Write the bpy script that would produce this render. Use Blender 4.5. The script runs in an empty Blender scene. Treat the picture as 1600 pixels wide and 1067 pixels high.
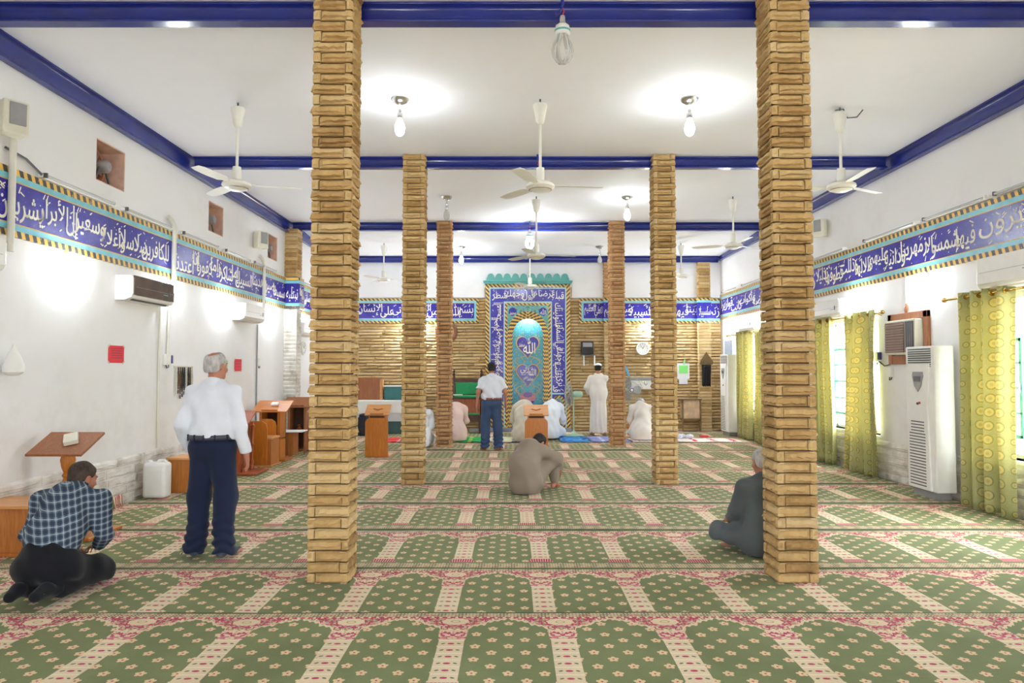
import bpy, math, random, unicodedata
import numpy as np
from mathutils import Vector, Matrix
PI = math.pi
SC = bpy.context.scene
COL = SC.collection
rnd = random.Random(7)

# ---------------------------------------------------------------- camera, sky, light, exposure
EYE = 1.6
FPX = 1067.0
PITCH = math.atan(42.5 / FPX)
cam_data = bpy.data.cameras.new('camera')
cam_data.sensor_fit = 'HORIZONTAL'
cam_data.sensor_width = 36.0
cam_data.lens = 36.0 * FPX / 1600.0
cam_data.clip_start = 0.05
cam_data.clip_end = 200
cam = bpy.data.objects.new('camera', cam_data)
COL.objects.link(cam)
cam.location = (0, 0, EYE)
cam.rotation_euler = (PI / 2 + PITCH, 0, 0)
SC.camera = cam

SC.view_settings.view_transform = 'Standard'
SC.view_settings.look = 'None'
SC.view_settings.gamma = 1.0
SC.view_settings.use_curve_mapping = False
SC.view_settings.exposure = 1.7
SC.cycles.use_denoising = True
SC.cycles.max_bounces = 8
SC.cycles.diffuse_bounces = 6
SC.cycles.glossy_bounces = 3
SC.cycles.transmission_bounces = 6
SC.cycles.transparent_max_bounces = 8
SC.cycles.sample_clamp_indirect = 6.0
SC.cycles.caustics_reflective = False
SC.cycles.caustics_refractive = False

world = bpy.data.worlds.new('daylight')
SC.world = world
world.use_nodes = True
bg = world.node_tree.nodes['Background']
bg.inputs['Color'].default_value = (0.90, 0.95, 1.0, 1)
bg.inputs['Strength'].default_value = 8.5

XL, XR, YB, YF, ZC = -4.6, 5.4, 17.6, -2.4, 4.6          # the room
BULB_W = 85.0
CEIL_W = 38.0

def area_portal(loc, rot, sx, sy):
    l = bpy.data.lights.new('window_daylight', 'AREA')
    l.shape = 'RECTANGLE'; l.size = sx; l.size_y = sy
    l.cycles.is_portal = True
    o = bpy.data.objects.new('window_daylight', l)
    COL.objects.link(o); o.location = loc; o.rotation_euler = rot
WINDOWS = [(5.35, 7.88, 0.62, 2.36), (10.05, 11.72, 0.62, 2.36), (14.3, 15.8, 0.62, 2.36)]
for (a, b, c, d) in WINDOWS:
    area_portal((XR + 0.02, (a + b) / 2, (c + d) / 2), (0, PI / 2, 0), d - c, b - a)
LIGHT_OPENINGS = [(-2.9, -2.1, 0.05, 2.2), (-0.1, 0.9, 0.05, 2.2), (3.0, 3.8, 0.05, 2.2)]   # unseen openings added behind the camera, sized for the daylight they let in
for (a, b, c, d) in LIGHT_OPENINGS:
    area_portal(((a + b) / 2, YF - 0.02, (c + d) / 2), (PI / 2, 0, 0), b - a, d - c)

def floor_pt(px, py, z=0.0):
    t = (px - 800) / FPX; v = -(py - 533.5) / FPX
    dy = math.cos(PITCH) - v * math.sin(PITCH); dz = math.sin(PITCH) + v * math.cos(PITCH)
    s = (z - EYE) / dz
    return Vector((t * s, dy * s, z))
def at(px, py, Y):
    t = (px - 800) / FPX; v = -(py - 533.5) / FPX
    dy = math.cos(PITCH) - v * math.sin(PITCH); dz = math.sin(PITCH) + v * math.cos(PITCH)
    s = Y / dy
    return Vector((t * s, Y, EYE + dz * s))
def onwall(px, py, X):
    t = (px - 800) / FPX; v = -(py - 533.5) / FPX
    dy = math.cos(PITCH) - v * math.sin(PITCH); dz = math.sin(PITCH) + v * math.cos(PITCH)
    s = X / t
    return Vector((X, dy * s, EYE + dz * s))

# ---------------------------------------------------------------- node helper
class NV:
    def __init__(s, nt, sock): s.nt = nt; s.s = sock
    def _m(s, op, *a, clamp=False):
        n = s.nt.nodes.new('ShaderNodeMath'); n.operation = op; n.use_clamp = clamp
        for i, x in enumerate((s,) + a):
            if isinstance(x, NV): s.nt.links.new(x.s, n.inputs[i])
            else: n.inputs[i].default_value = x
        return NV(s.nt, n.outputs[0])
    def __add__(s, o): return s._m('ADD', o)
    __radd__ = __add__
    def __sub__(s, o): return s._m('SUBTRACT', o)
    def __rsub__(s, o): return (s * -1.0) + o
    def __mul__(s, o): return s._m('MULTIPLY', o)
    __rmul__ = __mul__
    def __truediv__(s, o): return s._m('DIVIDE', o)
    def lt(s, o): return s._m('LESS_THAN', o)
    def gt(s, o): return s._m('GREATER_THAN', o)
    def abs(s): return s._m('ABSOLUTE')
    def fract(s): return s._m('FRACT')
    def floor(s): return s._m('FLOOR')
    def sqrt(s): return s._m('SQRT')
    def sin(s): return s._m('SINE')
    def cos(s): return s._m('COSINE')
    def atan2(s, o): return s._m('ARCTAN2', o)
    def mod(s, o): return s._m('FLOORED_MODULO', o)
    def max(s, o): return s._m('MAXIMUM', o)
    def min(s, o): return s._m('MINIMUM', o)
    def between(s, a, b): return s.gt(a) * s.lt(b)

class MT:
    """a procedural material under construction"""
    def __init__(s, name, rough=0.6, metal=0.0, spec=0.5):
        s.m = bpy.data.materials.new(name); s.m.use_nodes = True
        s.nt = s.m.node_tree; s.b = s.nt.nodes['Principled BSDF']
        s.b.inputs['Roughness'].default_value = rough
        s.b.inputs['Metallic'].default_value = metal
        s.b.inputs['Specular IOR Level'].default_value = spec
    def coord(s, kind='Object'):
        n = s.nt.nodes.new('ShaderNodeTexCoord'); return n.outputs[kind]
    def xyz(s, kind='Object'):
        n = s.nt.nodes.new('ShaderNodeSeparateXYZ'); s.nt.links.new(s.coord(kind), n.inputs[0])
        return [NV(s.nt, n.outputs[i]) for i in range(3)]
    def vec(s, x, y, z):
        n = s.nt.nodes.new('ShaderNodeCombineXYZ')
        for i, q in enumerate((x, y, z)):
            if isinstance(q, NV): s.nt.links.new(q.s, n.inputs[i])
            else: n.inputs[i].default_value = q
        return n.outputs[0]
    def noise(s, scale, detail=3, vec=None, rough=0.55):
        n = s.nt.nodes.new('ShaderNodeTexNoise'); n.inputs['Scale'].default_value = scale
        n.inputs['Detail'].default_value = detail; n.inputs['Roughness'].default_value = rough
        s.nt.links.new(vec if vec is not None else s.coord(), n.inputs['Vector'])
        return NV(s.nt, n.outputs[0])
    def voronoi(s, scale, vec=None, feature='F1'):
        n = s.nt.nodes.new('ShaderNodeTexVoronoi'); n.inputs['Scale'].default_value = scale; n.feature = feature
        s.nt.links.new(vec if vec is not None else s.coord(), n.inputs['Vector'])
        return NV(s.nt, n.outputs['Distance'])
    def ramp(s, f, stops, interp='LINEAR'):
        n = s.nt.nodes.new('ShaderNodeValToRGB'); r = n.color_ramp; r.interpolation = interp
        while len(r.elements) > 1: r.elements.remove(r.elements[-1])
        r.elements[0].position = stops[0][0]; r.elements[0].color = (*stops[0][1], 1)
        for p, c in stops[1:]:
            e = r.elements.new(p); e.color = (*c, 1)
        s.nt.links.new(f.s, n.inputs[0]); return n.outputs[0]
    def mix(s, f, a, b, mode='MIX'):
        n = s.nt.nodes.new('ShaderNodeMix'); n.data_type = 'RGBA'; n.blend_type = mode
        if isinstance(f, NV): s.nt.links.new(f.s, n.inputs[0])
        else: n.inputs[0].default_value = f
        for i, q in ((6, a), (7, b)):
            if isinstance(q, tuple): n.inputs[i].default_value = (*q, 1)
            else: s.nt.links.new(q, n.inputs[i])
        return n.outputs[2]
    def color(s, c):
        if isinstance(c, tuple): s.b.inputs['Base Color'].default_value = (*c, 1)
        else: s.nt.links.new(c, s.b.inputs['Base Color'])
    def bump(s, f, strength=0.3, dist=0.01):
        n = s.nt.nodes.new('ShaderNodeBump'); n.inputs['Strength'].default_value = strength; n.inputs['Distance'].default_value = dist
        s.nt.links.new(f.s, n.inputs['Height']); s.nt.links.new(n.outputs[0], s.b.inputs['Normal'])

def srgb(r, g, b):
    f = lambda v: ((v / 255 + 0.055) / 1.055) ** 2.4 if v > 10 else v / 255 / 12.92
    return (f(r), f(g), f(b))

def plain(name, c, rough=0.55, metal=0.0, var=0.08, scale=9.0, spec=0.5, bump=0.0, sheen=0.0):
    t = MT(name, rough, metal, spec)
    n = t.noise(scale, 4)
    t.color(t.ramp(n, [(0.3, tuple(max(0, x * (1 - var)) for x in c)), (0.7, tuple(min(1, x * (1 + var)) for x in c))]))
    if bump: t.bump(t.noise(scale * 6, 3), bump, 0.004)
    if sheen: t.b.inputs['Sheen Weight'].default_value = sheen
    return t.m

def emit(name, c, strength):
    t = MT(name, 0.4)
    t.color((0.9, 0.9, 0.9))
    t.b.inputs['Emission Color'].default_value = (*c, 1)
    t.b.inputs['Emission Strength'].default_value = strength
    return t.m

def wood(name, c1, c2, scale=3.0, rough=0.38, axis='z'):
    t = MT(name, rough)
    x, y, z = t.xyz()
    k = {'z': (9, 9, 0.8), 'x': (0.8, 9, 9), 'y': (9, 0.8, 9)}[axis]
    n = t.noise(scale, 5, t.vec(x * k[0], y * k[1], z * k[2]), 0.6)
    t.color(t.ramp(n, [(0.3, c1), (0.5, c2), (0.62, c1), (0.75, c2)]))
    t.bump(n, 0.08, 0.002)
    return t.m

M = {}
# plaster: off white paint with faint grime patches low on the wall
def plaster(name, c, dirt, amount, zlow=None):
    t = MT(name, 0.75, spec=0.25)
    n = t.noise(0.9, 6); n2 = t.noise(6, 5)
    f = (n * 0.7 + n2 * 0.3 - 0.5)._m('MULTIPLY', 3.0, clamp=True) * amount
    if zlow is not None:
        z = t.xyz()[2]
        f = f + ((zlow - z) * 0.9)._m('MULTIPLY', 1.0, clamp=True) * (n2 * 0.55)
    t.color(t.mix(f._m('ADD', 0.0, clamp=True), c, dirt))
    t.bump(t.noise(14, 6), 0.12, 0.006)
    return t.m
M['plaster'] = plaster('white_plaster', (0.86, 0.86, 0.86), (0.64, 0.60, 0.53), 0.4, 1.7)
M['ceiling'] = plaster('ceiling_plaster', (0.84, 0.84, 0.86), (0.74, 0.71, 0.70), 0.3)
M['blue_paint'] = plain('blue_gloss_paint', srgb(34, 46, 128), 0.18, 0, 0.12, 3, 0.6, 0.05)
M['floor_screed'] = plain('floor_screed', srgb(196, 188, 174), 0.7, 0, 0.1, 2)
def painted_stone():
    t = MT('whitewashed_stone', 0.8, spec=0.2)
    n = t.noise(5, 6); n2 = t.noise(1.2, 3)
    t.color(t.ramp(n * 0.6 + n2 * 0.4, [(0.34, srgb(150, 140, 124)), (0.47, srgb(206, 200, 190)), (0.6, srgb(228, 224, 218))]))
    t.bump(t.noise(26, 5), 0.5, 0.01)
    return t.m
M['white_stone'] = painted_stone()
def stone(name, stops):
    t = MT(name, 0.85, spec=0.2)
    a = t.nt.nodes.new('ShaderNodeAttribute'); a.attribute_name = 'tone'
    tone = NV(t.nt, a.outputs['Fac'])
    n = t.noise(7, 5); n2 = t.noise(30, 4)
    t.color(t.ramp((tone * 0.55 + n * 0.5 + n2 * 0.22 - 0.12), stops))
    t.bump(n2 * 0.6 + n, 0.55, 0.012)
    return t.m
M['stone'] = stone('split_sandstone', [(0.12, srgb(142, 110, 70)), (0.34, srgb(178, 144, 94)), (0.55, srgb(198, 166, 114)), (0.75, srgb(208, 182, 136)), (0.95, srgb(190, 148, 102))])
M['pink_stone'] = stone('pink_sandstone', [(0.12, srgb(150, 106, 72)), (0.4, srgb(186, 142, 100)), (0.65, srgb(202, 164, 120)), (0.95, srgb(176, 124, 86))])
M['wall_stone'] = stone('wall_sandstone', [(0.12, srgb(170, 140, 96)), (0.36, srgb(192, 164, 116)), (0.55, srgb(206, 180, 134)), (0.8, srgb(212, 186, 144)), (0.95, srgb(190, 158, 112))])
M['mortar'] = plain('dark_mortar', srgb(92, 76, 56), 0.95, 0, 0.2, 12)
M['brick_recess'] = plain('pink_brick', srgb(226, 190, 172), 0.85, 0, 0.15, 8)

# ---------------------------------------------------------------- mesh helper
class MB:
    def __init__(s): s.v = []; s.f = []; s.tone = []; s.useTone = False
    def add(s, vs, fs, tone=0.5):
        o = len(s.v); s.v += [tuple(v) for v in vs]
        for f in fs: s.f.append(tuple(i + o for i in f)); s.tone.append(tone)
        return s
    def box(s, c, d, R=None, tone=0.5):
        vs = []
        for x in (-.5, .5):
            for y in (-.5, .5):
                for z in (-.5, .5):
                    p = Vector((x * d[0], y * d[1], z * d[2]))
                    if R is not None: p = R @ p
                    vs.append(p + Vector(c))
        return s.add(vs, [(0, 1, 3, 2), (4, 6, 7, 5), (0, 4, 5, 1), (2, 3, 7, 6), (0, 2, 6, 4), (1, 5, 7, 3)], tone)
    def bx(s, x0, x1, y0, y1, z0, z1, tone=0.5):
        return s.box(((x0 + x1) / 2, (y0 + y1) / 2, (z0 + z1) / 2), (x1 - x0, y1 - y0, z1 - z0), None, tone)
    def cyl(s, p0, p1, r0, r1=None, n=16, caps=True):
        r1 = r0 if r1 is None else r1
        p0 = Vector(p0); p1 = Vector(p1); d = (p1 - p0).normalized()
        a = d.orthogonal().normalized(); b = d.cross(a)
        vs = []
        for p, r in ((p0, r0), (p1, r1)):
            for i in range(n):
                t = 2 * PI * i / n; vs.append(p + a * (r * math.cos(t)) + b * (r * math.sin(t)))
        fs = [(i, (i + 1) % n, n + (i + 1) % n, n + i) for i in range(n)]
        if caps: fs += [tuple(range(n))[::-1], tuple(range(n, 2 * n))]
        return s.add(vs, fs)
    def lathe(s, prof, c=(0, 0, 0), n=24, R=None, cap=True):
        vs = []; fs = []
        for r, z in prof:
            for i in range(n):
                t = 2 * PI * i / n; p = Vector((r * math.cos(t), r * math.sin(t), z))
                if R is not None: p = R @ p
                vs.append(p + Vector(c))
        m = len(prof)
        for j in range(m - 1):
            for i in range(n):
                fs.append((j * n + i, j * n + (i + 1) % n, (j + 1) * n + (i + 1) % n, (j + 1) * n + i))
        if cap: fs += [tuple(range(n))[::-1], tuple(range((m - 1) * n, m * n))]
        return s.add(vs, fs)
    def tube(s, pts, r, n=8):
        pts = [Vector(p) for p in pts]; vs = []; fs = []
        ref = None
        for i, p in enumerate(pts):
            d = (pts[min(i + 1, len(pts) - 1)] - pts[max(i - 1, 0)]).normalized()
            if ref is None: a = d.orthogonal().normalized()
            else:
                a = ref - d * ref.dot(d)
                a = a.normalized() if a.length > 1e-6 else d.orthogonal().normalized()
            ref = a; b = d.cross(a)
            for k in range(n):
                t = 2 * PI * k / n; vs.append(p + a * (r * math.cos(t)) + b * (r * math.sin(t)))
        for i in range(len(pts) - 1):
            for k in range(n): fs.append((i * n + k, i * n + (k + 1) % n, (i + 1) * n + (k + 1) % n, (i + 1) * n + k))
        fs += [tuple(range(n))[::-1], tuple(range((len(pts) - 1) * n, len(pts) * n))]
        return s.add(vs, fs)
    def prism(s, poly, o, u, v, w):
        """2-D polygon in axes u,v at o, extruded by vector w"""
        o = Vector(o); u = Vector(u); v = Vector(v); w = Vector(w); n = len(poly)
        a = [o + u * x + v * y for x, y in poly]; vs = a + [p + w for p in a]
        fs = [tuple(range(n))[::-1], tuple(range(n, 2 * n))] + [(i, (i + 1) % n, n + (i + 1) % n, n + i) for i in range(n)]
        return s.add(vs, fs)
    def sphere(s, c, r, n=16, m=10, R=None):
        r = r if isinstance(r, (tuple, list)) else (r, r, r)
        vs = []; fs = []
        for j in range(m + 1):
            ph = PI * j / m
            for i in range(n):
                th = 2 * PI * i / n
                p = Vector((r[0] * math.sin(ph) * math.cos(th), r[1] * math.sin(ph) * math.sin(th), -r[2] * math.cos(ph)))
                if R is not None: p = R @ p
                vs.append(p + Vector(c))
        for j in range(m):
            for i in range(n): fs.append((j * n + i, j * n + (i + 1) % n, (j + 1) * n + (i + 1) % n, (j + 1) * n + i))
        return s.add(vs, fs)
    def build(s, name, mat, parent=None, smooth=False, bevel=0.0, seg=2, angle=None):
        me = bpy.data.meshes.new(name); me.from_pydata(s.v, [], s.f)
        me.validate(clean_customdata=False)
        if s.useTone:
            at_ = me.attributes.new('tone', 'FLOAT', 'FACE')
            if len(s.tone) == len(me.polygons): at_.data.foreach_set('value', s.tone)
        me.materials.append(mat if not isinstance(mat, str) else M[mat])
        import bmesh
        bm = bmesh.new(); bm.from_mesh(me)
        if smooth: bmesh.ops.remove_doubles(bm, verts=bm.verts, dist=1e-6)
        if bm.faces and not s.useTone: bmesh.ops.recalc_face_normals(bm, faces=bm.faces)
        if smooth:
            for f in bm.faces: f.smooth = True
            lim = math.radians(angle if angle else 40)
            for e in bm.edges:
                if len(e.link_faces) == 2 and e.calc_face_angle(0) > lim: e.smooth = False
        bm.to_mesh(me); bm.free(); me.update()
        o = bpy.data.objects.new(name, me); COL.objects.link(o)
        if bevel:
            b = o.modifiers.new('bevel', 'BEVEL'); b.width = bevel; b.segments = seg; b.limit_method = 'ANGLE'; b.angle_limit = 0.6
            b.harden_normals = False
        if parent is not None: o.parent = parent
        return o

def tag(o, label, cat, group=None, kind=None):
    o['label'] = label; o['category'] = cat
    if group: o['group'] = group
    if kind: o['kind'] = kind
    return o
def thing(name, label, cat, loc=(0, 0, 0), rz=0.0, group=None):
    o = bpy.data.objects.new(name, None); COL.objects.link(o)
    o.empty_display_size = 0.1
    o.location = loc; o.rotation_euler = (0, 0, rz)
    return tag(o, label, cat, group)
def struct(o):
    o['kind'] = 'structure'; return o
def dup(root, loc, label, rz=None, group=None):
    r = root.copy(); COL.objects.link(r); r.location = loc; r['label'] = label
    if rz is not None: r.rotation_euler = (0, 0, rz)
    if group: r['group'] = group
    for ch in list(root.children):
        c = ch.copy(); COL.objects.link(c); c.parent = r
        for g in list(ch.children):
            d = g.copy(); COL.objects.link(d); d.parent = c
    return r
# ---------------------------------------------------------------- the room
MI0, MI1 = -.69, 1.53          # the niche panel on the back wall
def holed(name, axis, p0, p1, ylo, yhi, zlo, zhi, holes, mat):
    """wall slab between p0,p1 on its axis; holes = (a0,a1,z0,z1)"""
    m = MB()
    A = sorted(set([ylo, yhi] + [h[0] for h in holes] + [h[1] for h in holes]))
    Z = sorted(set([zlo, zhi] + [h[2] for h in holes] + [h[3] for h in holes]))
    for i in range(len(A) - 1):
        for j in range(len(Z) - 1):
            ca = (A[i] + A[i + 1]) / 2; cz = (Z[j] + Z[j + 1]) / 2
            if any(h[0] < ca < h[1] and h[2] < cz < h[3] for h in holes): continue
            if axis == 'x': m.bx(p0, p1, A[i], A[i + 1], Z[j], Z[j + 1])
            else: m.bx(A[i], A[i + 1], p0, p1, Z[j], Z[j + 1])
    return struct(m.build(name, mat))

struct(MB().bx(XL - 0.5, XR + 0.5, YF - 0.5, YB + 0.5, -0.15, 0).build('floor', 'floor_screed'))
m = MB()
m.bx(XL - 0.5, XR + 0.5, YF - 0.5, 14.0, ZC, ZC + 0.2)
m.add([(XL - .5, 14.0, ZC), (XR + .5, 14.0, ZC), (XR + .5, YB + .5, ZC - .115), (XL - .5, YB + .5, ZC - .115),
       (XL - .5, 14.0, ZC + .2), (XR + .5, 14.0, ZC + .2), (XR + .5, YB + .5, ZC + .2), (XL - .5, YB + .5, ZC + .2)],
      [(0, 3, 2, 1), (4, 5, 6, 7), (0, 1, 5, 4), (1, 2, 6, 5), (2, 3, 7, 6), (3, 0, 4, 7)])
struct(m.build('ceiling', 'ceiling'))
VENTS = [(7.47, 8.03, 3.69, 4.16), (10.27, 10.80, 3.69, 4.16), (12.78, 13.30, 3.69, 4.16)]
holed('wall_left', 'x', XL - 0.4, XL, YF - .4, YB + .5, 0, ZC + .1, VENTS, 'plaster')
holed('wall_right', 'x', XR, XR + 0.3, YF - .4, YB + .5, 0, ZC + .1, WINDOWS, 'plaster')
holed('wall_front', 'y', YF - 0.3, YF, XL - .4, XR + .3, 0, ZC + .1, LIGHT_OPENINGS, 'plaster')
m = MB(); m.bx(XL - .4, XR + .3, YB + .07, YB + .4, 0, ZC); m.bx(XL, MI0 - .02, YB, YB + .07, 3.42, ZC - .1); m.bx(MI1 + .02, XR, YB, YB + .07, 3.42, ZC - .1); m.bx(MI0 - .02, MI1 + .02, YB, YB + .07, 3.70, ZC - .1)
struct(m.build('wall_back', 'plaster'))
struct(MB().bx(XL - 30, XR + 40, -40, 60, -0.5, -0.2).build('ground', plain('pale_ground', srgb(214, 206, 190), 0.9, 0, 0.1, 0.5)))
# recessed brick linings of the three fan openings
for i, (a, b, c, d) in enumerate(VENTS):
    m = MB(); e = .012
    m.bx(XL - .4, XL - .005, a, a + e, c, d); m.bx(XL - .4, XL - .005, b - e, b, c, d)
    m.bx(XL - .4, XL - .005, a, b, c, c + e); m.bx(XL - .4, XL - .005, a, b, d - e, d)
    struct(m.build('trim_%d' % (20 + i), 'brick_recess'))

# ---- I-beams painted gloss blue
def ibeam_poly(w, h, t=.018, wb=.014):
    a = w / 2; c = wb / 2; r = .02
    half = [(a, 0), (a, t), (c + r, t + .008), (c + .006, t + r), (c, t + r * 1.6), (c, h - t - r * 1.6), (c + .006, h - t - r), (c + r, h - t - .008), (a, h - t), (a, h)]
    return half + [(-x, z) for x, z in half[::-1]]
n_tr = [0]
def beam(p, along, length, w, h):
    n_tr[0] += 1
    u = (0, 1, 0) if along == 'x' else (1, 0, 0)
    d = (length, 0, 0) if along == 'x' else (0, length, 0)
    o = MB().prism(ibeam_poly(w, h), p, u, (0, 0, 1), d).build('trim_%d' % n_tr[0], 'blue_paint', smooth=True, angle=50)
    b = o.modifiers.new('bevel', 'BEVEL'); b.width = .004; b.segments = 2; b.limit_method = 'ANGLE'
    return struct(o)
BW, BH = .11, .17
for yb, zb, hh in ((5.52, ZC - .165, .165), (9.60, ZC - .16, .16), (13.95, ZC - .165, .165), (17.52, 4.335, .16)):
    beam((XL + .09, yb, zb), 'x', XR - XL - .18, BW, hh)
beam((1, 1.2, ZC - .165), 'x', .01, .01, .01) if False else None
beam((XL + .045, YF, 4.365), 'y', YB - YF, .085, .235)
beam((XR - .045, YF, 4.385), 'y', YB - YF, .085, .215)
beam((XL + .09, 1.2, ZC - .165), 'x', XR - XL - .18, BW, .165)

# ---- split faced stone
def rock(m, o, u, v, n, w, h, d, tone, nu=6, nv=5, corner=(False, False), amp=1.0):
    """one rough faced brick: o = lower left corner on the face plane; a jagged undercut ledge in its lower third"""
    o = Vector(o); u = Vector(u); v = Vector(v); n = Vector(n); nv = 5
    vs = []; led = rnd.uniform(.20, .34)
    rows = ((0, -.35), (.10, .30), (led, -.15), (led + .09, 1.1), (.78, .60), (1, -.75))
    jag = [rnd.uniform(-.09, .10) for _ in range(nu + 1)]
    for j in range(nv + 1):
        for i in range(nu + 1):
            a = i / nu; b, k = rows[j]
            if 0 < i < nu: a += rnd.uniform(-.25, .25) / nu
            if j in (2, 3) and 0 < i < nu: b += jag[i] * min(1, amp)
            if j == 4: b += rnd.uniform(-.06, .06)
            if j in (0, nv): g = d * k
            elif (i == 0 and not corner[0]) or (i == nu and not corner[1]): g = -d * .45
            elif i in (0, nu): g = 0.0
            else: g = d * (k * rnd.uniform(.7, 1.15) - .2) * amp
            vs.append(o + u * (a * w) + v * (b * h) + n * g)
    W = nu + 1
    fs = [(j * W + i, j * W + i + 1, (j + 1) * W + i + 1, (j + 1) * W + i) for j in range(nv) for i in range(nu)]
    # returns to the joint
    base = len(vs)
    ring = [(i, 0) for i in range(nu + 1)] + [(nu, j) for j in range(1, nv + 1)] + [(i, nv) for i in range(nu - 1, -1, -1)] + [(0, j) for j in range(nv - 1, 0, -1)]
    for (i, j) in ring: vs.append(vs[j * W + i] - n * (d * 1.9))
    L = len(ring)
    for k in range(L):
        a = ring[k][1] * W + ring[k][0]; k2 = (k + 1) % L; b = ring[k2][1] * W + ring[k2][0]
        fs.append((b, a, base + k, base + k2))
    m.add(vs, fs, tone)
def column_mesh(s=.30, H=4.6, pitch=.0815, mat='stone', name='brick_column', seed=1):
    global rnd
    keep = rnd; rnd = random.Random(seed)
    m = MB(); m.useTone = True; q = s / 2; d = .023
    n = int(round(H / pitch)); pitch = H / n
    for k in range(n):
        z = k * pitch + .005; h = pitch - .010
        par = k % 2
        base_tone = rnd.random()
        for fi in range(4):
            a = fi * PI / 2
            nn = Vector((math.sin(a), -math.cos(a), 0)); u = Vector((math.cos(a), math.sin(a), 0))
            o = nn * q - u * q
            end = .055 + rnd.uniform(-.008, .01)
            left = (par == (fi % 2))
            t1 = min(1, max(0, .25 + .5 * base_tone + rnd.uniform(-.3, .3)))
            amp = rnd.uniform(.55, 1.2)
            if left:
                rock(m, o + Vector((0, 0, z)), u, (0, 0, 1), nn, end - .003, h, d, min(1, t1 + .1), 2, 5, (True, False), .25)
                rock(m, o + u * (end + .003) + Vector((0, 0, z)), u, (0, 0, 1), nn, s - end - .003, h, d, t1, 8, 5, (False, True), amp)
            else:
                rock(m, o + Vector((0, 0, z)), u, (0, 0, 1), nn, s - end - .003, h, d, t1, 8, 5, (True, False), amp)
                rock(m, o + u * (s - end + .003) + Vector((0, 0, z)), u, (0, 0, 1), nn, end - .003, h, d, min(1, t1 + .1), 2, 4, (False, True), .25)
    o = m.build(name, mat)
    core = MB().bx(-q + .032, q - .032, -q + .032, q - .032, 0, H).build('mortar_core', 'mortar', o)
    rnd = keep
    return o
CX = (-1.372, 2.13); CY = (5.285, 9.585, 13.895)
colA = column_mesh(seed=3)
colB = column_mesh(seed=5, mat='pink_stone')
labels = {(0, 0): 'sandstone brick column nearest the camera, in front of the standing man in white shirt',
          (1, 0): 'nearest sandstone brick column with the grey-robed man leaning behind it',
          (0, 1): 'middle sandstone brick column beside the left-hand free-standing lectern',
          (1, 1): 'middle sandstone brick column between the papers on the back wall and the man in white with grey hair',
          (0, 2): 'slender far pinkish brick column beside the bench with green cushions',
          (1, 2): 'slender far pinkish brick column beside the man in the white robe and cap'}
labels[(0, 0)] = 'sandstone brick column nearest the standing man in white shirt, reaching to the ceiling'
labels[(1, 1)] = 'middle sandstone brick column in front of the round white clock'
for (i, j), lb in labels.items():
    src = colB if j == 2 else colA
    first = (i, j) in ((0, 0), (0, 2))
    if first: o = src; o.location = (CX[i], CY[j], 0); tag(o, lb, 'column', 'brick columns in two rows')
    else: o = dup(src, (CX[i], CY[j], 0), lb, rz=[0, PI, PI / 2, -PI / 2, 0, PI][i * 3 + j] if j != 2 else PI, group='brick columns in two rows'); o['category'] = 'column'

def stone_wall(name, o, u, n, W, z0, z1, pitch, d, mat, nu=4, seed=11, blen=(.22, .42), avoid=()):
    global rnd
    keep = rnd; rnd = random.Random(seed)
    m = MB(); m.useTone = True
    o = Vector(o); u = Vector(u); n = Vector(n)
    k = int(round((z1 - z0) / pitch)); p = (z1 - z0) / k
    for r in range(k):
        x = 0; z = z0 + r * p
        first = rnd.uniform(.1, blen[1])
        while x < W - .02:
            w = first if x == 0 else rnd.uniform(*blen)
            if W - x - w < .08: w = W - x
            if not any(a < x + w / 2 < b and c < z + p / 2 < e for a, b, c, e in avoid):
                rock(m, o + u * x + Vector((0, 0, z + .005)), u, (0, 0, 1), n, w - .006, p - .010, d, rnd.random(), nu, 4, (False, False), rnd.uniform(.6, 1.2))
            x += w
    ob = m.build(name, mat)
    rnd = keep
    return struct(ob)
stone_wall('trim_30', (XL, YB, 0), (1, 0, 0), (0, -1, 0), XR - XL, 0, 3.41, .079, .026, 'wall_stone', seed=11, blen=(.35, .8), nu=7, avoid=((MI0 - XL + .45, MI1 - XL - .45, 0, 3.41),))
m = MB(); m.bx(XL, MI0 + .3, YB + .03, YB + .068, 0, 3.41); m.bx(MI1 - .3, XR, YB + .03, YB + .068, 0, 3.41); struct(m.build('trim_33', 'mortar'))
stone_wall('trim_31', (XL + .015, YF, 0), (0, 1, 0), (1, 0, 0), YB - YF, 0, .56, .112, .02, 'white_stone', 5, 12, (.5, .9))
stone_wall('trim_32', (XR - .015, YB, 0), (0, -1, 0), (-1, 0, 0), YB - YF, 0, .56, .112, .02, 'white_stone', 5, 13, (.5, .9))
# brick piers that stand against the walls
def pier(name, x0, x1, y0, y1, z0, z1, mat, faces, seed):
    global rnd
    keep = rnd; rnd = random.Random(seed)
    m = MB(); m.useTone = True; k = int(round((z1 - z0) / .08)); p = (z1 - z0) / k
    F = {'s': ((x0, y0, 0), (1, 0, 0), (0, -1, 0), x1 - x0), 'e': ((x1, y0, 0), (0, 1, 0), (1, 0, 0), y1 - y0), 'w': ((x0, y1, 0), (0, -1, 0), (-1, 0, 0), y1 - y0)}
    for r in range(k):
        for f in faces:
            o, u, n, w = F[f]
            rock(m, Vector(o) + Vector((0, 0, z0 + r * p + .003)), u, (0, 0, 1), n, w, p - .006, .013, rnd.random(), 6, 4, (True, True), rnd.uniform(.6, 1.2))
    ob = m.build(name, mat); rnd = keep
    MB().bx(x0 + .012, x1 - .012, y0 + .012, y1 - (.012 if 'e' in faces and 'w' in faces and False else 0), z0, z1).build('mortar_core', 'mortar' if mat != 'white_stone' else 'white_stone', ob)
    return struct(ob)
pier('trim_40', XL, XL + .26, 13.74, 14.04, 3.46, 4.44, 'stone', 'se', 21)
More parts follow.
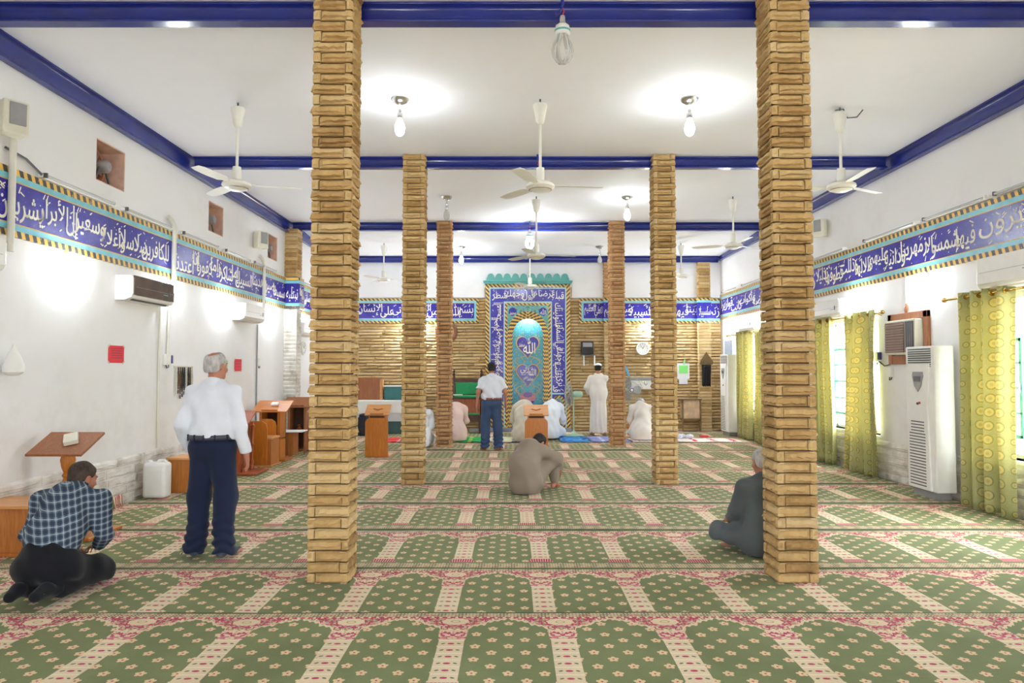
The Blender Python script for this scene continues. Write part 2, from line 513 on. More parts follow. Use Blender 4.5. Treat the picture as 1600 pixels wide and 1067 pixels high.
pier('trim_41', XL, XL + .26, 13.74, 14.04, 0, 2.80, 'white_stone', 'se', 22)
pier('trim_42', 2.36, 2.66, YB - .14, YB, 3.42, 4.34, 'pink_stone', 'sew', 23)
pier('trim_43', 2.36, 2.66, YB - .14, YB, 0, 2.77, 'wall_stone', 'sew', 24)
pier('trim_44', 4.78, 5.09, YB - .14, YB, 3.42, 4.34, 'stone', 'sew', 25)
pier('trim_45', 4.78, 5.09, YB - .14, YB, 0, 2.77, 'wall_stone', 'sew', 26)
struct(MB().bx(XL, XR, YB - .03, YB, 3.435, 3.47).build('trim_46', 'plaster'))

# ---- windows
M['teal_paint'] = plain('teal_paint', srgb(96, 176, 170), 0.4, 0, 0.06)
M['white_paint'] = plain('white_enamel', (0.8, 0.8, 0.78), 0.35, 0, 0.04)
t = MT('window_glass', 0.02)
tr = t.nt.nodes.new('ShaderNodeBsdfTransparent'); gl = t.nt.nodes.new('ShaderNodeBsdfGlossy'); mx = t.nt.nodes.new('ShaderNodeMixShader')
gl.inputs['Roughness'].default_value = .03; mx.inputs[0].default_value = .06; tr.inputs[0].default_value = (.97, .98, .98, 1)
t.nt.links.new(tr.outputs[0], mx.inputs[1]); t.nt.links.new(gl.outputs[0], mx.inputs[2])
t.nt.links.new(mx.outputs[0], t.nt.nodes['Material Output'].inputs[0]); M['glass'] = t.m
for i, (a, b, c, d) in enumerate(WINDOWS):
    fr = MB(); x = XR + .16; w = .045
    fr.bx(x, x + .05, a, b, c, c + w); fr.bx(x, x + .05, a, b, d - w, d); fr.bx(x, x + .05, a, a + w, c, d); fr.bx(x, x + .05, b - w, b, c, d)
    for k in (1, 2, 3): fr.bx(x, x + .05, a + (b - a) * k / 4 - w / 2, a + (b - a) * k / 4 + w / 2, c, d)
    for k in (1, 2, 3, 4): fr.bx(x + .01, x + .04, a, b, c + (d - c) * k / 5 - .012, c + (d - c) * k / 5 + .012)
    win = struct(fr.build('window_%d' % (i + 1), 'white_paint', bevel=.004))
    MB().bx(x + .022, x + .028, a + w, b - w, c + w, d - w).build('glass', 'glass', win)
    # one teal casement standing ajar into the room side of the reveal
    y1 = b - .03; y0 = b - .5; z0 = c + .22; z1 = d - .42
    cs = MB()
    for (p, q, r, s_) in ((y0, y0 + .04, z0, z1), (y1 - .04, y1, z0, z1), (y0, y1, z0, z0 + .04), (y0, y1, z1 - .04, z1), (y0, y1, (z0 + z1) / 2 - .015, (z0 + z1) / 2 + .015),
                          (y0, y1, z0 * .75 + z1 * .25 - .012, z0 * .75 + z1 * .25 + .012), (y0, y1, z0 * .25 + z1 * .75 - .012, z0 * .25 + z1 * .75 + .012)):
        cs.bx(x - .06, x - .03, p, q, r, s_)
    cs.build('casement', 'teal_paint', win, bevel=.004)
    MB().cyl((x - .07, y0 + .02, (z0 + z1) / 2 + .05), (x - .07, y0 + .02, (z0 + z1) / 2 - .05), .008).build('handle', 'white_paint', win)
    sl = MB().bx(XR - .03, XR + .16, a - .04, b + .04, c - .04, c); sl.build('window_sill', 'white_paint', win, bevel=.006)
    bars = MB()
    for k in range(1, 8): bars.cyl((x + .1, a + (b - a) * k / 8, c), (x + .1, a + (b - a) * k / 8, d), .006, n=8)
    bars.build('security_bars', 'white_paint', win)
# ---------------------------------------------------------------- carpet runners
CELL = .65
CREAM = srgb(222, 200, 160); CGREEN = srgb(98, 118, 72); CRED = srgb(176, 44, 82); CTAN = srgb(176, 156, 116)
def carpet_material():
    t = MT('prayer_carpet', 0.95, spec=0.1)
    x, y, z = t.xyz()
    ux = ((x / CELL + .5).fract() - .5) * CELL
    a = ux.abs(); f = (a * -1.0) + CELL / 2
    # pile colour with a little wear
    wear = t.noise(1.7, 5); pile = t.noise(160, 2)
    green = t.ramp(wear * .7 + pile * .3, [(.3, srgb(102, 110, 68)), (.6, srgb(122, 130, 86)), (.75, srgb(136, 144, 102))])
    cream = t.ramp(wear * .6 + pile * .4, [(.3, srgb(206, 182, 146)), (.65, srgb(230, 212, 180))])
    red = t.ramp(pile, [(.3, srgb(164, 36, 74)), (.7, srgb(196, 66, 104))])
    # small flowers on the field
    gx = .19; gy = .172
    def flower(ox, oy):
        qx = (((x - ox) / gx + .5).fract() - .5) * gx; qy = (((y - oy) / gy + .5).fract() - .5) * gy
        r = (qx * qx + qy * qy).sqrt(); th = qy.atan2(qx)
        pet = (th * 2.5 + .78).sin().abs() * .012 + .0195
        return (r).lt(pet), r.lt(.0065)
    f1, d1 = flower(.06, .02); f2, d2 = flower(.06 + gx / 2, .02 + gy / 2)
    col = t.mix(f1.max(f2), green, t.mix(.5, cream, srgb(226, 186, 138))); col = t.mix(d1.max(d2), col, red)
    # arch over each prayer place
    fr = NV(t.nt, t.ramp(f / .325, [(0, (1.0,) * 3), (.06, (.90,) * 3), (.16, (.82,) * 3), (.30, (.73,) * 3), (.40, (.62,) * 3), (.43, (.47,) * 3), (.50, (.46,) * 3), (.62, (.38,) * 3), (.72, (.22,) * 3), (.765, (0, 0, 0)), (1, (0, 0, 0))]))
    b = fr._m('POWER', 1.0)
    top = b * .215 + .925
    wob = (x * 150.0).sin() * .009
    over = y.gt(top + wob)
    n1 = t.noise(21, 2, t.vec(ux.abs(), y, 0.0)); n2 = t.noise(34, 2, t.vec(ux.abs() + 3.0, y, 0.0)); n3 = t.noise(27, 1, t.vec(ux.abs() + 7.0, y, 2.0))
    orn = t.mix((n1 - .5).abs().lt(.05), cream, red)
    orn = t.mix((n3 - .5).abs().lt(.022), orn, green)
    orn = t.mix(n2.gt(.58), orn, red)
    orn = t.mix(n2.lt(.36), orn, t.mix(.5, green, cream))
    orn = t.mix(n1.gt(.66), orn, (.78, .76, .72))
    med = ((ux / .085)._m('POWER', 2.0) + ((y - 1.085) / .058)._m('POWER', 2.0)).sqrt()
    ang = (y - 1.085).atan2(ux)
    medw = med + (ang * 12.0).sin() * .05
    orn = t.mix(medw.lt(1.12), orn, red); orn = t.mix(medw.lt(1.0), orn, cream)
    orn = t.mix(med.between(.25, .36), orn, CTAN)
    orn = t.mix((y - (top + wob * .3)).abs().lt(.027), orn, cream)
    col = t.mix(over, col, orn)
    # cream strip between places, with sprig rows
    per = .088
    sy = ((y / per).fract() - .5) * per
    sprig = (ux / .02)._m('POWER', 2.0) + ((sy) / .011)._m('POWER', 2.0)
    leaf = ((a - .045) / .012)._m('POWER', 2.0) + ((sy + a * .35 - .016) / .008)._m('POWER', 2.0)
    strip = t.mix(sprig.lt(1.0), cream, red); strip = t.mix(leaf.lt(1.0), strip, srgb(96, 112, 82))
    strip = t.mix(sy.abs().gt(.0395), strip, srgb(232, 222, 202))
    col = t.mix(a.lt(.074) * y.between(.25, .82), col, strip)
    cap = t.mix(n2.gt(.5), red, cream); cap = t.mix(n1.lt(.42), cap, srgb(206, 120, 132))
    col = t.mix((a - (y - .80) * .08).lt(.078) * y.between(.80, .935), col, t.mix((y - .805).abs().lt(.008), cap, cream))
    foot = ((y * -1.0) + .27) * .22 + .08
    sc = (ux / .021 + ((y * -1.0) + .27) * ux * 40.0).fract()
    base = t.mix(sc.lt(.72), cream, red)
    base = t.mix(y.gt(.255), base, cream)
    col = t.mix(a.lt(foot) * y.between(.165, .275), col, base)
    # borders
    bead = ((x / .022).fract() - .5) ._m('POWER', 2.0) * 4.0
    bd = t.mix((x / .13 + (y * 60.0).sin() * .1).fract().lt(.45), CTAN, srgb(128, 122, 84))
    bd = t.mix(bead.lt(.3) * ((y * 38.0).fract() - .5).abs().lt(.22), bd, srgb(222, 204, 180))
    bd = t.mix(n2.gt(.62), bd, srgb(186, 96, 96))
    col = t.mix(y.lt(.125), col, bd)
    col = t.mix(y.gt(1.165), col, bd)
    rb = t.mix(((x / .05).fract() - .5).abs().lt(.32), cream, red)
    col = t.mix(y.between(1.148, 1.168), col, rb)
    col = t.mix(y.lt(.012).max(y.gt(1.236)), col, srgb(74, 86, 56))
    t.color(col)
    t.b.inputs['Sheen Weight'].default_value = .1
    t.bump(pile + t.noise(2.2, 3) * 1.4, .25, .012)
    return t.m
M['carpet'] = carpet_material()
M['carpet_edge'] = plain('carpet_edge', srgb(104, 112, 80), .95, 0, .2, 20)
def runner(far, off, label, zt=.014, xa=XL + .05, xb=XR - .05, folded=False, lift=(), cut=None):
    near = far - 1.25
    r = thing('carpet_runner', label, 'carpet', (off, near, 0), 0, 'prayer carpet runners laid in rows')
    xs = sorted(set([round(v, 4) for v in np.arange(xa, xb, .12)] + [xb] + [c + s * .162 for c in CX for s in (-1, 1)]))
    ys = sorted(set(list(np.linspace(max(near, cut or 0), far, 13)) + [y for c in CY for y in (c - .162, c + .162) if max(near, cut or 0) < y < far]))
    r_ = random.Random(int(far * 100)); m = MB(); vs = []; idx = {}
    ph = r_.uniform(0, 6)
    for j, y in enumerate(ys):
        for i, x in enumerate(xs):
            e = 1 if j in (0, len(ys) - 1) else 0
            yy = y + (.006 * math.sin(x * 1.1 + ph) if e else 0)
            h = zt + .004 * math.sin(x * 2.3 + y * 3 + ph) * math.sin(y * 5 + x)
            for (lx, ly, lr, lh) in lift:
                q = ((x - lx) / lr) ** 2 + ((y - ly) / .35) ** 2
                h += lh * math.exp(-q * 1.5)
            idx[i, j] = len(vs); vs.append((x - off, yy - near, h))
    fs = []
    for j in range(len(ys) - 1):
        for i in range(len(xs) - 1):
            cx = (xs[i] + xs[i + 1]) / 2; cy = (ys[j] + ys[j + 1]) / 2
            if any(abs(cx - a) < .16 and abs(cy - b) < .16 for a in CX for b in CY): continue
            fs.append((idx[i, j], idx[i + 1, j], idx[i + 1, j + 1], idx[i, j + 1]))
    m.add(vs, fs); o = m.build('pile', 'carpet', r, smooth=True)
    if True: pass
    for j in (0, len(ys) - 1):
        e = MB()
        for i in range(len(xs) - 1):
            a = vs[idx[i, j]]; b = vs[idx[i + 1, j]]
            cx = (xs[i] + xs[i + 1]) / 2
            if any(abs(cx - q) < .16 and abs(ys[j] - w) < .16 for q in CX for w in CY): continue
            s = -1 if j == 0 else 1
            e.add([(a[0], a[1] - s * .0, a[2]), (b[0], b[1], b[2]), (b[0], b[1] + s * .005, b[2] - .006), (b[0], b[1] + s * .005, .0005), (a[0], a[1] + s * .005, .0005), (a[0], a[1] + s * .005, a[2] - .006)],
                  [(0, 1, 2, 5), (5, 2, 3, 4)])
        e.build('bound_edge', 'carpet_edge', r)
    if folded:
        f = MB(); L0 = xa - off + .015; n = 10
        vs = []
        for k in range(n + 1):
            yy = .05 + k * 1.15 / n; w = .008 * math.sin(k * 1.7)
            vs += [(L0 + w, yy, .01), (L0 - .012 + w, yy, .075), (L0 - .02, yy, .14)]
        f.add(vs, [(k * 3 + c, k * 3 + 3 + c, k * 3 + 4 + c, k * 3 + 1 + c) for k in range(n) for c in (0, 1)])
        q = f.build('turned_up_end', 'carpet', r, smooth=True)
        s = q.modifiers.new('thickness', 'SOLIDIFY'); s.thickness = .01
    return r
CR = [(4.48, .30, 'green prayer carpet runner nearest the camera, in front of the two nearest columns', .026),
      (5.49, .215, 'green prayer carpet runner on which the two nearest columns stand', .014),
      (6.76, .239, 'green prayer carpet runner under the feet of the standing man in white shirt', .014),
      (8.08, .161, 'green prayer carpet runner whose end turns up the wall before the white jerrycan', .014),
      (9.42, .286, 'green prayer carpet runner under the crouching man in brownish grey', .014),
      (10.78, .39, 'green prayer carpet runner just beyond the two middle columns', .014),
      (12.05, .37, 'green prayer carpet runner just in front of the two free-standing lecterns', .014),
      (13.30, .31, 'green prayer carpet runner on which the two free-standing lecterns stand', .014),
      (14.58, -.23, 'green prayer carpet runner under the man in blue jeans and the far columns', .02),
      (3.21, .25, 'green prayer carpet runner under the camera at the very bottom edge', .014),
      (15.86, -.1, 'green prayer carpet runner under the coloured mats near the niche', .014),
      (17.14, .12, 'green prayer carpet runner along the stone wall at the back', .012)]
def cut_of(far):
    c = [q[0] for q in CR if q[0] < far - .5]
    return max(c) + .026 if c else None
for k, (far, off, lb, zt) in enumerate(CR):
    runner(far, off, lb, zt, folded=(k == 3), cut=cut_of(far), lift=((CX[0], 13.5, .7, .03), (CX[1], 13.5, .7, .03)) if k == 8 else ())
# ---------------------------------------------------------------- Arabic lettering as real relief
_forms = {}
for cp in list(range(0xFE70, 0xFF00)):
    d = unicodedata.decomposition(chr(cp)).split()
    if len(d) >= 2 and d[0] in ('<isolated>', '<final>', '<initial>', '<medial>'):
        _forms.setdefault(tuple(int(x, 16) for x in d[1:]), {})[d[0][1:-1]] = cp
_nojoin = set('اأإآدذرزوؤءةى')
def shape(word):
    if word == 'الله': return '\ufdf2'
    w = []; i = 0
    while i < len(word):
        if word[i] == 'ل' and i + 1 < len(word) and word[i + 1] in 'اأإآ': w.append(word[i:i + 2]); i += 2
        else: w.append(word[i]); i += 1
    out = []
    for k, c in enumerate(w):
        prev = k > 0 and len(w[k - 1]) == 1 and w[k - 1] not in _nojoin and c != 'ء'
        nxt = k + 1 < len(w) and len(c) == 1 and c not in _nojoin and w[k + 1] != 'ء'
        f = _forms.get(tuple(ord(q) for q in c), {})
        key = 'medial' if prev and nxt else 'final' if prev else 'initial' if nxt else 'isolated'
        out.append(chr(f.get(key) or f.get('final' if prev else 'isolated') or ord(c[0])))
    return ''.join(out[::-1])
_words = {}
def word_mesh(word):
    if word in _words: return _words[word]
    cu = bpy.data.curves.new('letters', 'FONT'); cu.body = shape(word); cu.resolution_u = 3; cu.offset = .004
    o = bpy.data.objects.new('letters', cu); COL.objects.link(o)
    bpy.context.view_layer.update()
    me = bpy.data.meshes.new_from_object(o.evaluated_get(bpy.context.evaluated_depsgraph_get()))
    v = np.array([x.co[:2] for x in me.vertices]) if len(me.vertices) else np.zeros((0, 2))
    f = [tuple(p.vertices) for p in me.polygons]
    bpy.data.objects.remove(o); bpy.data.curves.remove(cu); bpy.data.meshes.remove(me)
    if len(v): v -= [v[:, 0].min(), 0]
    _words[word] = (v, f); return v, f
def inscription(m, words, x0, x1, z0, z1, y, depth=.004, mp=None, seed=1, marks=True, tall=.80, stag=.20, lap=.17):
    """words run from the right end x1 to the left end x0; band height z0..z1; flat letters at y standing out by depth"""
    r = random.Random(seed); H = z1 - z0
    ws = [word_mesh(w) for w in words]
    widths = []
    for v, f in ws: widths.append(v[:, 0].max() if len(v) else .3)
    tot = sum(widths); k = (x1 - x0) / (tot * (1 - lap) + .04 * len(ws) + lap * widths[-1])
    mp = mp or (lambda x, z, y: (x, y, z))
    X = x1
    for i, ((v, f), w) in enumerate(zip(ws, widths)):
        zmin = v[:, 1].min(); zmax = v[:, 1].max()
        ky = H * tall / max(.95, zmax - zmin)
        up = stag * H * (1 if i % 2 else 0)
        wk = k * w
        base = z0 + H * .02 - zmin * ky + up
        base = min(base, z1 - zmax * ky - .004)
        fr = [mp(X - wk + a * k, base + b * ky, y - depth) for a, b in v]
        bk = [mp(X - wk + a * k, base + b * ky, y + .002) for a, b in v]
        n = len(fr)
        cnt = {}
        for q in f:
            for a, b in zip(q, q[1:] + q[:1]): cnt[(a, b)] = 1
        sides = [(a, b, b + n, a + n) for (a, b) in cnt if (b, a) not in cnt]
        m.add(fr + bk, list(f) + sides)
        if marks:
            for _ in range(max(3, int(wk / H * 6))):
                px = X - r.uniform(0, wk); pz = z0 + H * r.choice([r.uniform(.72, .96), r.uniform(.05, .2), r.uniform(.4, .95)])
                L = H * r.uniform(.08, .22); t = H * .022; an = r.choice([.55, .6, .5, -.5, 1.2]); c, s = math.cos(an), math.sin(an)
                if r.random() < .3: L = t * 1.3
                P = [(-L / 2, -t), (L / 2, -t * .5), (L / 2, t * .8), (-L / 2, t)]
                q = [(px + a * c - b * s, pz + a * s + b * c) for a, b in P]
                q = [(a, min(max(b, z0), z1)) for a, b in q]
                m.add([mp(a, b, y - depth * .8) for a, b in q], [(0, 1, 2, 3)])
        X -= wk * (1 - lap) + .04 * k
    return m

# ---------------------------------------------------------------- glazed tile materials
def tile_blue():
    t = MT('cobalt_tile', .22)
    x, y, z = t.xyz()
    n = t.noise(3, 4)
    c = t.ramp(n, [(.3, srgb(42, 34, 132)), (.5, srgb(54, 46, 156)), (.7, srgb(70, 64, 174))])
    j = ((x / .2).fract() - .5).abs().gt(.488).max(((z / .2).fract() - .5).abs().gt(.488))
    sp = t.noise(60, 2, t.vec(x, y, z)).gt(.68)
    c = t.mix(sp, c, srgb(120, 124, 206)); c = t.mix(j * .5, c, srgb(40, 36, 100))
    t.color(c); return t.m
def rope(name, period, skew, z_axis=False, dark=srgb(62, 60, 66), yel=srgb(236, 190, 84)):
    t = MT(name, .35)
    x, y, z = t.xyz()
    a, b = (z, x) if z_axis else (x, z)
    s = ((a + b * skew) / period).fract()
    c = t.mix(s.lt(.47), yel, dark); c = t.mix(s.between(.94, 1.0), c, srgb(120, 90, 50))
    n = t.noise(14, 3); t.color(t.mix(n.gt(.62) * .4, c, srgb(206, 190, 140))); return t.m
M['tile'] = tile_blue()
M['rope_side'] = rope('rope_tile_side', .104, .35)
M['rope_back'] = rope('rope_tile_back', .105, 1.0)
M['rope_up'] = rope('rope_tile_upright', .105, 1.0, True)
M['rope_up2'] = rope('rope_tile_upright_reversed', .105, -1.0, True)
M['cyan_tile'] = plain('cyan_tile', srgb(126, 196, 212), .3, 0, .12, 8)
M['pale_tile'] = plain('pale_blue_tile', srgb(168, 206, 212), .3, 0, .1, 8)
M['gold_line'] = plain('ochre_line', srgb(214, 178, 92), .4, 0, .1)
M['white_letter'] = plain('white_letter', srgb(240, 236, 222), .5, 0, .04, 12)

def frieze(label, O, rz, L, H, segs, rope_mat='rope_side', ends=False, seed=1):
    r = thing('calligraphy_frieze', label, 'tile frieze', O, rz)
    q = .06; c = .055; g = .01; T = .02
    MB().bx(0, L, -T, 0, q + c, H - q - c).build('tile_field', 'tile', r)
    for z in (0, H - q):
        MB().bx(0, L, -T - .006, 0, z, z + q).build('rope_border', rope_mat, r)
    for z in (q, H - q - c):
        MB().bx(0, L, -T - .003, 0, z, z + c).build('cyan_border', 'cyan_tile', r)
    for z in (q + c, H - q - c - g):
        MB().bx(0, L, -T - .005, 0, z, z + g).build('ochre_line', 'gold_line', r)
    if ends:
        for x0, x1, mt in ((-.0, .06, 'rope_up'),) if ends == 'l' else ((L - .06, L, 'rope_up'),):
            MB().bx(x0, x1, -T - .009, 0, 0, H).build('rope_border', mt, r)
        x0 = .06 if ends == 'l' else L - .115
        MB().bx(x0, x0 + .055, -T - .007, 0, q, H - q).build('cyan_border', 'cyan_tile', r)
    m = MB()
    for i, (a, b, words) in enumerate(segs):
        inscription(m, words.split(), a, b, q + c + g + .01, H - q - c - g - .01, -T, seed=seed + i)
    m.build('inscription', 'white_letter', r)
    return r
y0 = YF + .05
frieze('long blue calligraphy frieze with rope edges along the white wall with three fan openings', (XL + .002, y0, 2.81), PI / 2, 13.73 - y0, .63,
       [(.1, 2.7 - y0, 'عبادا الله يفجرونها تفجيرا يوفون بالنذر'), (2.8 - y0, 5.95 - y0, 'من كأس كان مزاجها كافورا عينا يشرب بها'), (6.0 - y0, 9.05 - y0, 'للكافرين سلاسلا وأغلالا وسعيرا إن الأبرار يشربون'),
        (9.2 - y0, 13.7 - y0, 'سميعا بصيرا إنا هديناه السبيل إما شاكرا وإما كفورا إنا أعتدنا')])
r = frieze('short blue calligraphy panel wrapped round the white brick pier on the left-hand wall', (XL + .28, 13.76, 2.81), PI / 2, .30, .63, [(.02, .28, 'نبتليه فجعلناه')], seed=5)
MB().bx(-.0, .02, 0, .27, .115, .515).build('tile_field', 'tile', r)
for z in (0, .57): MB().bx(-.006, .02, 0, .27, z, z + .06).build('rope_border', 'rope_back', r)
for z in (.06, .515): MB().bx(-.003, .02, 0, .27, z, z + .055).build('cyan_border', 'cyan_tile', r)
m = MB(); inscription(m, ['نبتليه'], 0.0, .24, .14, .5, 0, mp=lambda x, z, y: (y - .001, .25 - x, z), seed=9); m.build('inscription', 'white_letter', r)
frieze('blue calligraphy panel between the white brick pier and the stone back wall', (XL + .002, 14.06, 2.81), PI / 2, YB - 14.09, .63, [(.05, YB - 14.2, 'الدهر لم يكن شيئا مذكورا إنا خلقنا الإنسان من نطفة أمشاج')], seed=7)
frieze('long blue calligraphy frieze above the curtained windows', (XR - .002, YB - .03, 2.86), -PI / 2, YB - .08 - YF, .635,
       [(.08, 5.5, 'ويطاف عليهم بآنية من فضة وأكواب كانت قواريرا'), (5.55, 9.7, 'فيها شمسا ولا زمهريرا ودانية عليهم ظلالها وذللت قطوفها تذليلا'), (9.75, 14.5, 'جنة وحريرا متكئين فيها على الأرائك لا يرون'), (14.6, 19.8, 'فوقاهم الله شر ذلك اليوم ولقاهم نضرة وسرورا وجزاهم بما صبروا')], seed=20)
W = -.86 - XL - .04
frieze('blue calligraphy panel on the stone back wall, left of the tall tiled niche', (XL + .04, YB - .02, 2.77), 0, W, .64,
       [(.06, W - .14, 'بسم الله الرحمن الرحيم هل أتى على الإنسان حين من')], 'rope_back', 'r', seed=30)
W = XR - .04 - 1.73
rf = frieze('blue calligraphy panel on the stone back wall, above the round white clock', (1.73, YB - .02, 2.77), 0, W, .64,
       [(.13, .62, 'العلي العظيم'), (.66, W - .02, 'زنجبيلا عينا فيها تسمى سلسبيلا صدق الله')], 'rope_back', 'l', seed=40)
for x0 in (2.36, 4.78):
    a = x0 - 1.73
    MB().bx(a - .02, a + .32, -.16, -.0285, .115, .525).build('tile_field', 'tile', rf)
    for z in (0, .58): MB().bx(a - .02, a + .32, -.166, -.0285, z, z + .06).build('rope_border', 'rope_back', rf)
    for z in (.06, .525): MB().bx(a - .02, a + .32, -.163, -.0285, z, z + .055).build('cyan_border', 'cyan_tile', rf)
    m = MB(); inscription(m, ['سلسبيلا'] if x0 > 4 else ['العظيم'], a, a + .3, .14, .5, -.16, seed=int(x0)); m.build('inscription', 'white_letter', rf)

# ---------------------------------------------------------------- the tiled prayer niche
def floral(name, c1, c2, scale):
    t = MT(name, .28)
    x, y, z = t.xyz()
    v = t.vec(x.abs(), y * 0.0, z)
    n = t.noise(3.2, 3, v)
    col = t.ramp(n, [(.35, c1), (.65, c2)])
    l = t.noise(scale * .62, 1, v)
    col = t.mix((l - .5).abs().lt(.02), col, srgb(66, 132, 110))
    d = t.voronoi(scale, v); w = t.voronoi(scale * .55, t.vec(x.abs() + 3.3, 0.0, z))
    col = t.mix(d.lt(.2), col, srgb(214, 196, 104)); col = t.mix(d.lt(.1), col, srgb(186, 92, 96))
    col = t.mix(w.lt(.16), col, srgb(168, 132, 170)); col = t.mix(w.lt(.07), col, srgb(226, 206, 160))
    t.color(col); return t.m
M['niche'] = floral('turquoise_floral_tile', srgb(40, 140, 178), srgb(84, 176, 206), 16)
M['spandrel'] = floral('spandrel_floral_tile', srgb(94, 160, 158), srgb(126, 190, 196), 14)
M['vase_tile'] = floral('vase_floral_tile', srgb(70, 152, 168), srgb(110, 172, 160), 22)
M['teal_trim'] = plain('teal_cornice', srgb(86, 160, 152), .5, 0, .12, 6)
M['grey_step'] = plain('grey_step', srgb(136, 140, 156), .6, 0, .1)
mi = thing('prayer_niche', 'tall tiled prayer niche with pointed arch, two blue hearts and scalloped teal cornice', 'prayer niche', (.405, YB, 0)); mi.scale = (.975, 1, 1)
HW = .41; SPR = 2.38; APX = 2.87
def arch(hw, spr, apx, n=10):
    """right half from the spring up to the apex of a pointed arch"""
    pts = []
    for i in range(n + 1):
        t = i / n
        x = hw * math.cos(t * PI / 2) ** 1.0 if False else hw * (1 - t ** 1.75)
        z = spr + (apx - spr) * (math.sin(t * PI / 2) ** .86)
        pts.append((x, z))
    return pts
def arch_poly(hw, z0, spr, apx):
    R = [(hw, z0)] + arch(hw, spr, apx)
    return R + [(-x, z) for x, z in R[-2::-1]]
def ring_prism(m, inner, outer, y0, y1):
    """a strip between two open profiles of equal length"""
    n = len(inner); vs = []
    for y in (y0, y1): vs += [(x, y, z) for x, z in inner] + [(x, y, z) for x, z in outer]
    fs = []
    for i in range(n - 1):
        fs += [(i, i + 1, n + i + 1, n + i), (2 * n + i, 3 * n + i, 3 * n + i + 1, 2 * n + i + 1), (i, 2 * n + i, 2 * n + i + 1, i + 1), (n + i, n + i + 1, 3 * n + i + 1, 3 * n + i)]
    m.add(vs, fs)
YFRT = -.16
R0 = arch(HW, SPR, APX, 16); openp = [(HW, .1)] + R0 + [(-x, z) for x, z in R0[-2::-1]] + [(-HW, .1)]
# front slab with the arched opening, cut as a strip from the opening to a rectangle
def to_rect(p, hw, top):
    x, z = p
    if z <= SPR: return (hw if x > 0 else -hw, z)
    t = (z - SPR) / (APX - SPR)
    if abs(x) < 1e-6: return (0, top)
    return (math.copysign(min(hw, abs(x) / HW * hw * 1.0 if t > .6 else hw), x), top if t > .6 else SPR + (top - SPR) * t / .6)
# outward offsets of the opening make the three rope columns
def off_open(d): 
    R = arch(HW + d, SPR, APX + d * 1.55, 16); return [(HW + d, .1)] + R + [(-x, z) for x, z in R[-2::-1]] + [(-HW - d, .1)]
rect = [to_rect(p, .60, 3.22) for p in off_open(.13)]
m = MB(); ring_prism(m, off_open(.13), rect, YFRT, -.10); m.build('spandrel', 'spandrel', mi)
def rope_strip(name, d0, d1, y0, y1, skew):
    t = MT(name, .35)
    a = t.nt.nodes.new('ShaderNodeAttribute'); a.attribute_name = 'run'; s = NV(t.nt, a.outputs['Fac'])
    b = t.nt.nodes.new('ShaderNodeAttribute'); b.attribute_name = 'across'; w = NV(t.nt, b.outputs['Fac'])
    q = ((s + w * skew) / .10).fract()
    t.color(t.mix(q.lt(.5), srgb(236, 190, 84), srgb(60, 58, 64)))
    m = MB(); A = off_open(d0); B = off_open(d1); ring_prism(m, A, B, y0, y1)
    n = len(A); run = [0]
    for i in range(1, n): run.append(run[-1] + math.dist(A[i], A[i - 1]))
    half = run[n // 2]
    vals = [half - abs(r_ - half) for r_ in run]
    o = m.build('rope_border', t.m, mi)
    ra = o.data.attributes.new('run', 'FLOAT', 'POINT'); ra.data.foreach_set('value', (vals * 4))
    ac = o.data.attributes.new('across', 'FLOAT', 'POINT'); ac.data.foreach_set('value', ([0.0] * n + [1.0] * n) * 2)
for k, (a, b) in enumerate(((0, .043), (.044, .086), (.087, .13))):
    rope_strip('rope_arch_%d' % k, a, b, YFRT - .03 + k * .009, -.08, .05)
# rectangular rope border and pale line round the spandrel
def frame(m, hw0, hw1, z0, t0, t1, ya, yb):
    m.bx(-hw1, -hw0, ya, yb, z0, t1); m.bx(hw0, hw1, ya, yb, z0, t1); m.bx(-hw0, hw0, ya, yb, t0, t1); return m
def frame_parts(name, hw0, hw1, z0, t0, t1, ya, yb, mats):
    MB().bx(-hw1, -hw0, ya, yb, z0, t1).build(name, mats[0], mi); MB().bx(hw0, hw1, ya, yb, z0, t1).build(name, mats[1], mi); MB().bx(-hw0, hw0, ya, yb, t0, t1).build(name, mats[2], mi)
frame_parts('rope_border', .54, .60, .1, 3.22, 3.28, YFRT - .012, -.09, ('rope_up', 'rope_up2', 'rope_back'))
frame(MB(), .60, .635, .1, 3.28, 3.32, YFRT - .008, -.09).build('pale_border', 'pale_tile', mi)
frame(MB(), .635, .98, .98, 3.32, 3.645, YFRT, -.0).build('tile_field', 'tile', mi)
frame(MB(), .98, 1.01, .1, 3.645, 3.68, YFRT - .008, -.0).build('pale_border', 'pale_tile', mi)
frame_parts('rope_border', 1.01, 1.11, .1, 3.68, 3.765, YFRT - .014, 0, ('rope_up', 'rope_up2', 'rope_back'))
MB().bx(-1.09, 1.09, -.10, -.002, 3.28, 3.7).build('backing', 'plaster', mi)
for s in (-1, 1): MB().bx(*sorted((s * .6, s * 1.09)), -.12, -.002, .1, 3.28).build('backing', 'plaster', mi)
m = MB(); yl = YFRT
inscription(m, 'قبلة ترضاها فول وجهك شطر'.split(), -.95, .95, 3.34, 3.63, yl, seed=50, stag=.25)
inscription(m, 'قد نرى تقلب وجهك في السماء فلنولينك'.split(), 0, 2.28, 0, .315, yl, mp=lambda x, z, y: (.65 + z, y, 3.29 - x), seed=51, stag=.25)
inscription(m, 'المسجد الحرام وحيث ما كنتم فولوا وجوهكم شطره'.split(), 0, 2.28, 0, .315, yl, mp=lambda x, z, y: (-.65 - z, y, 1.01 + x), seed=52, stag=.25)
m.build('inscription', 'white_letter', mi)
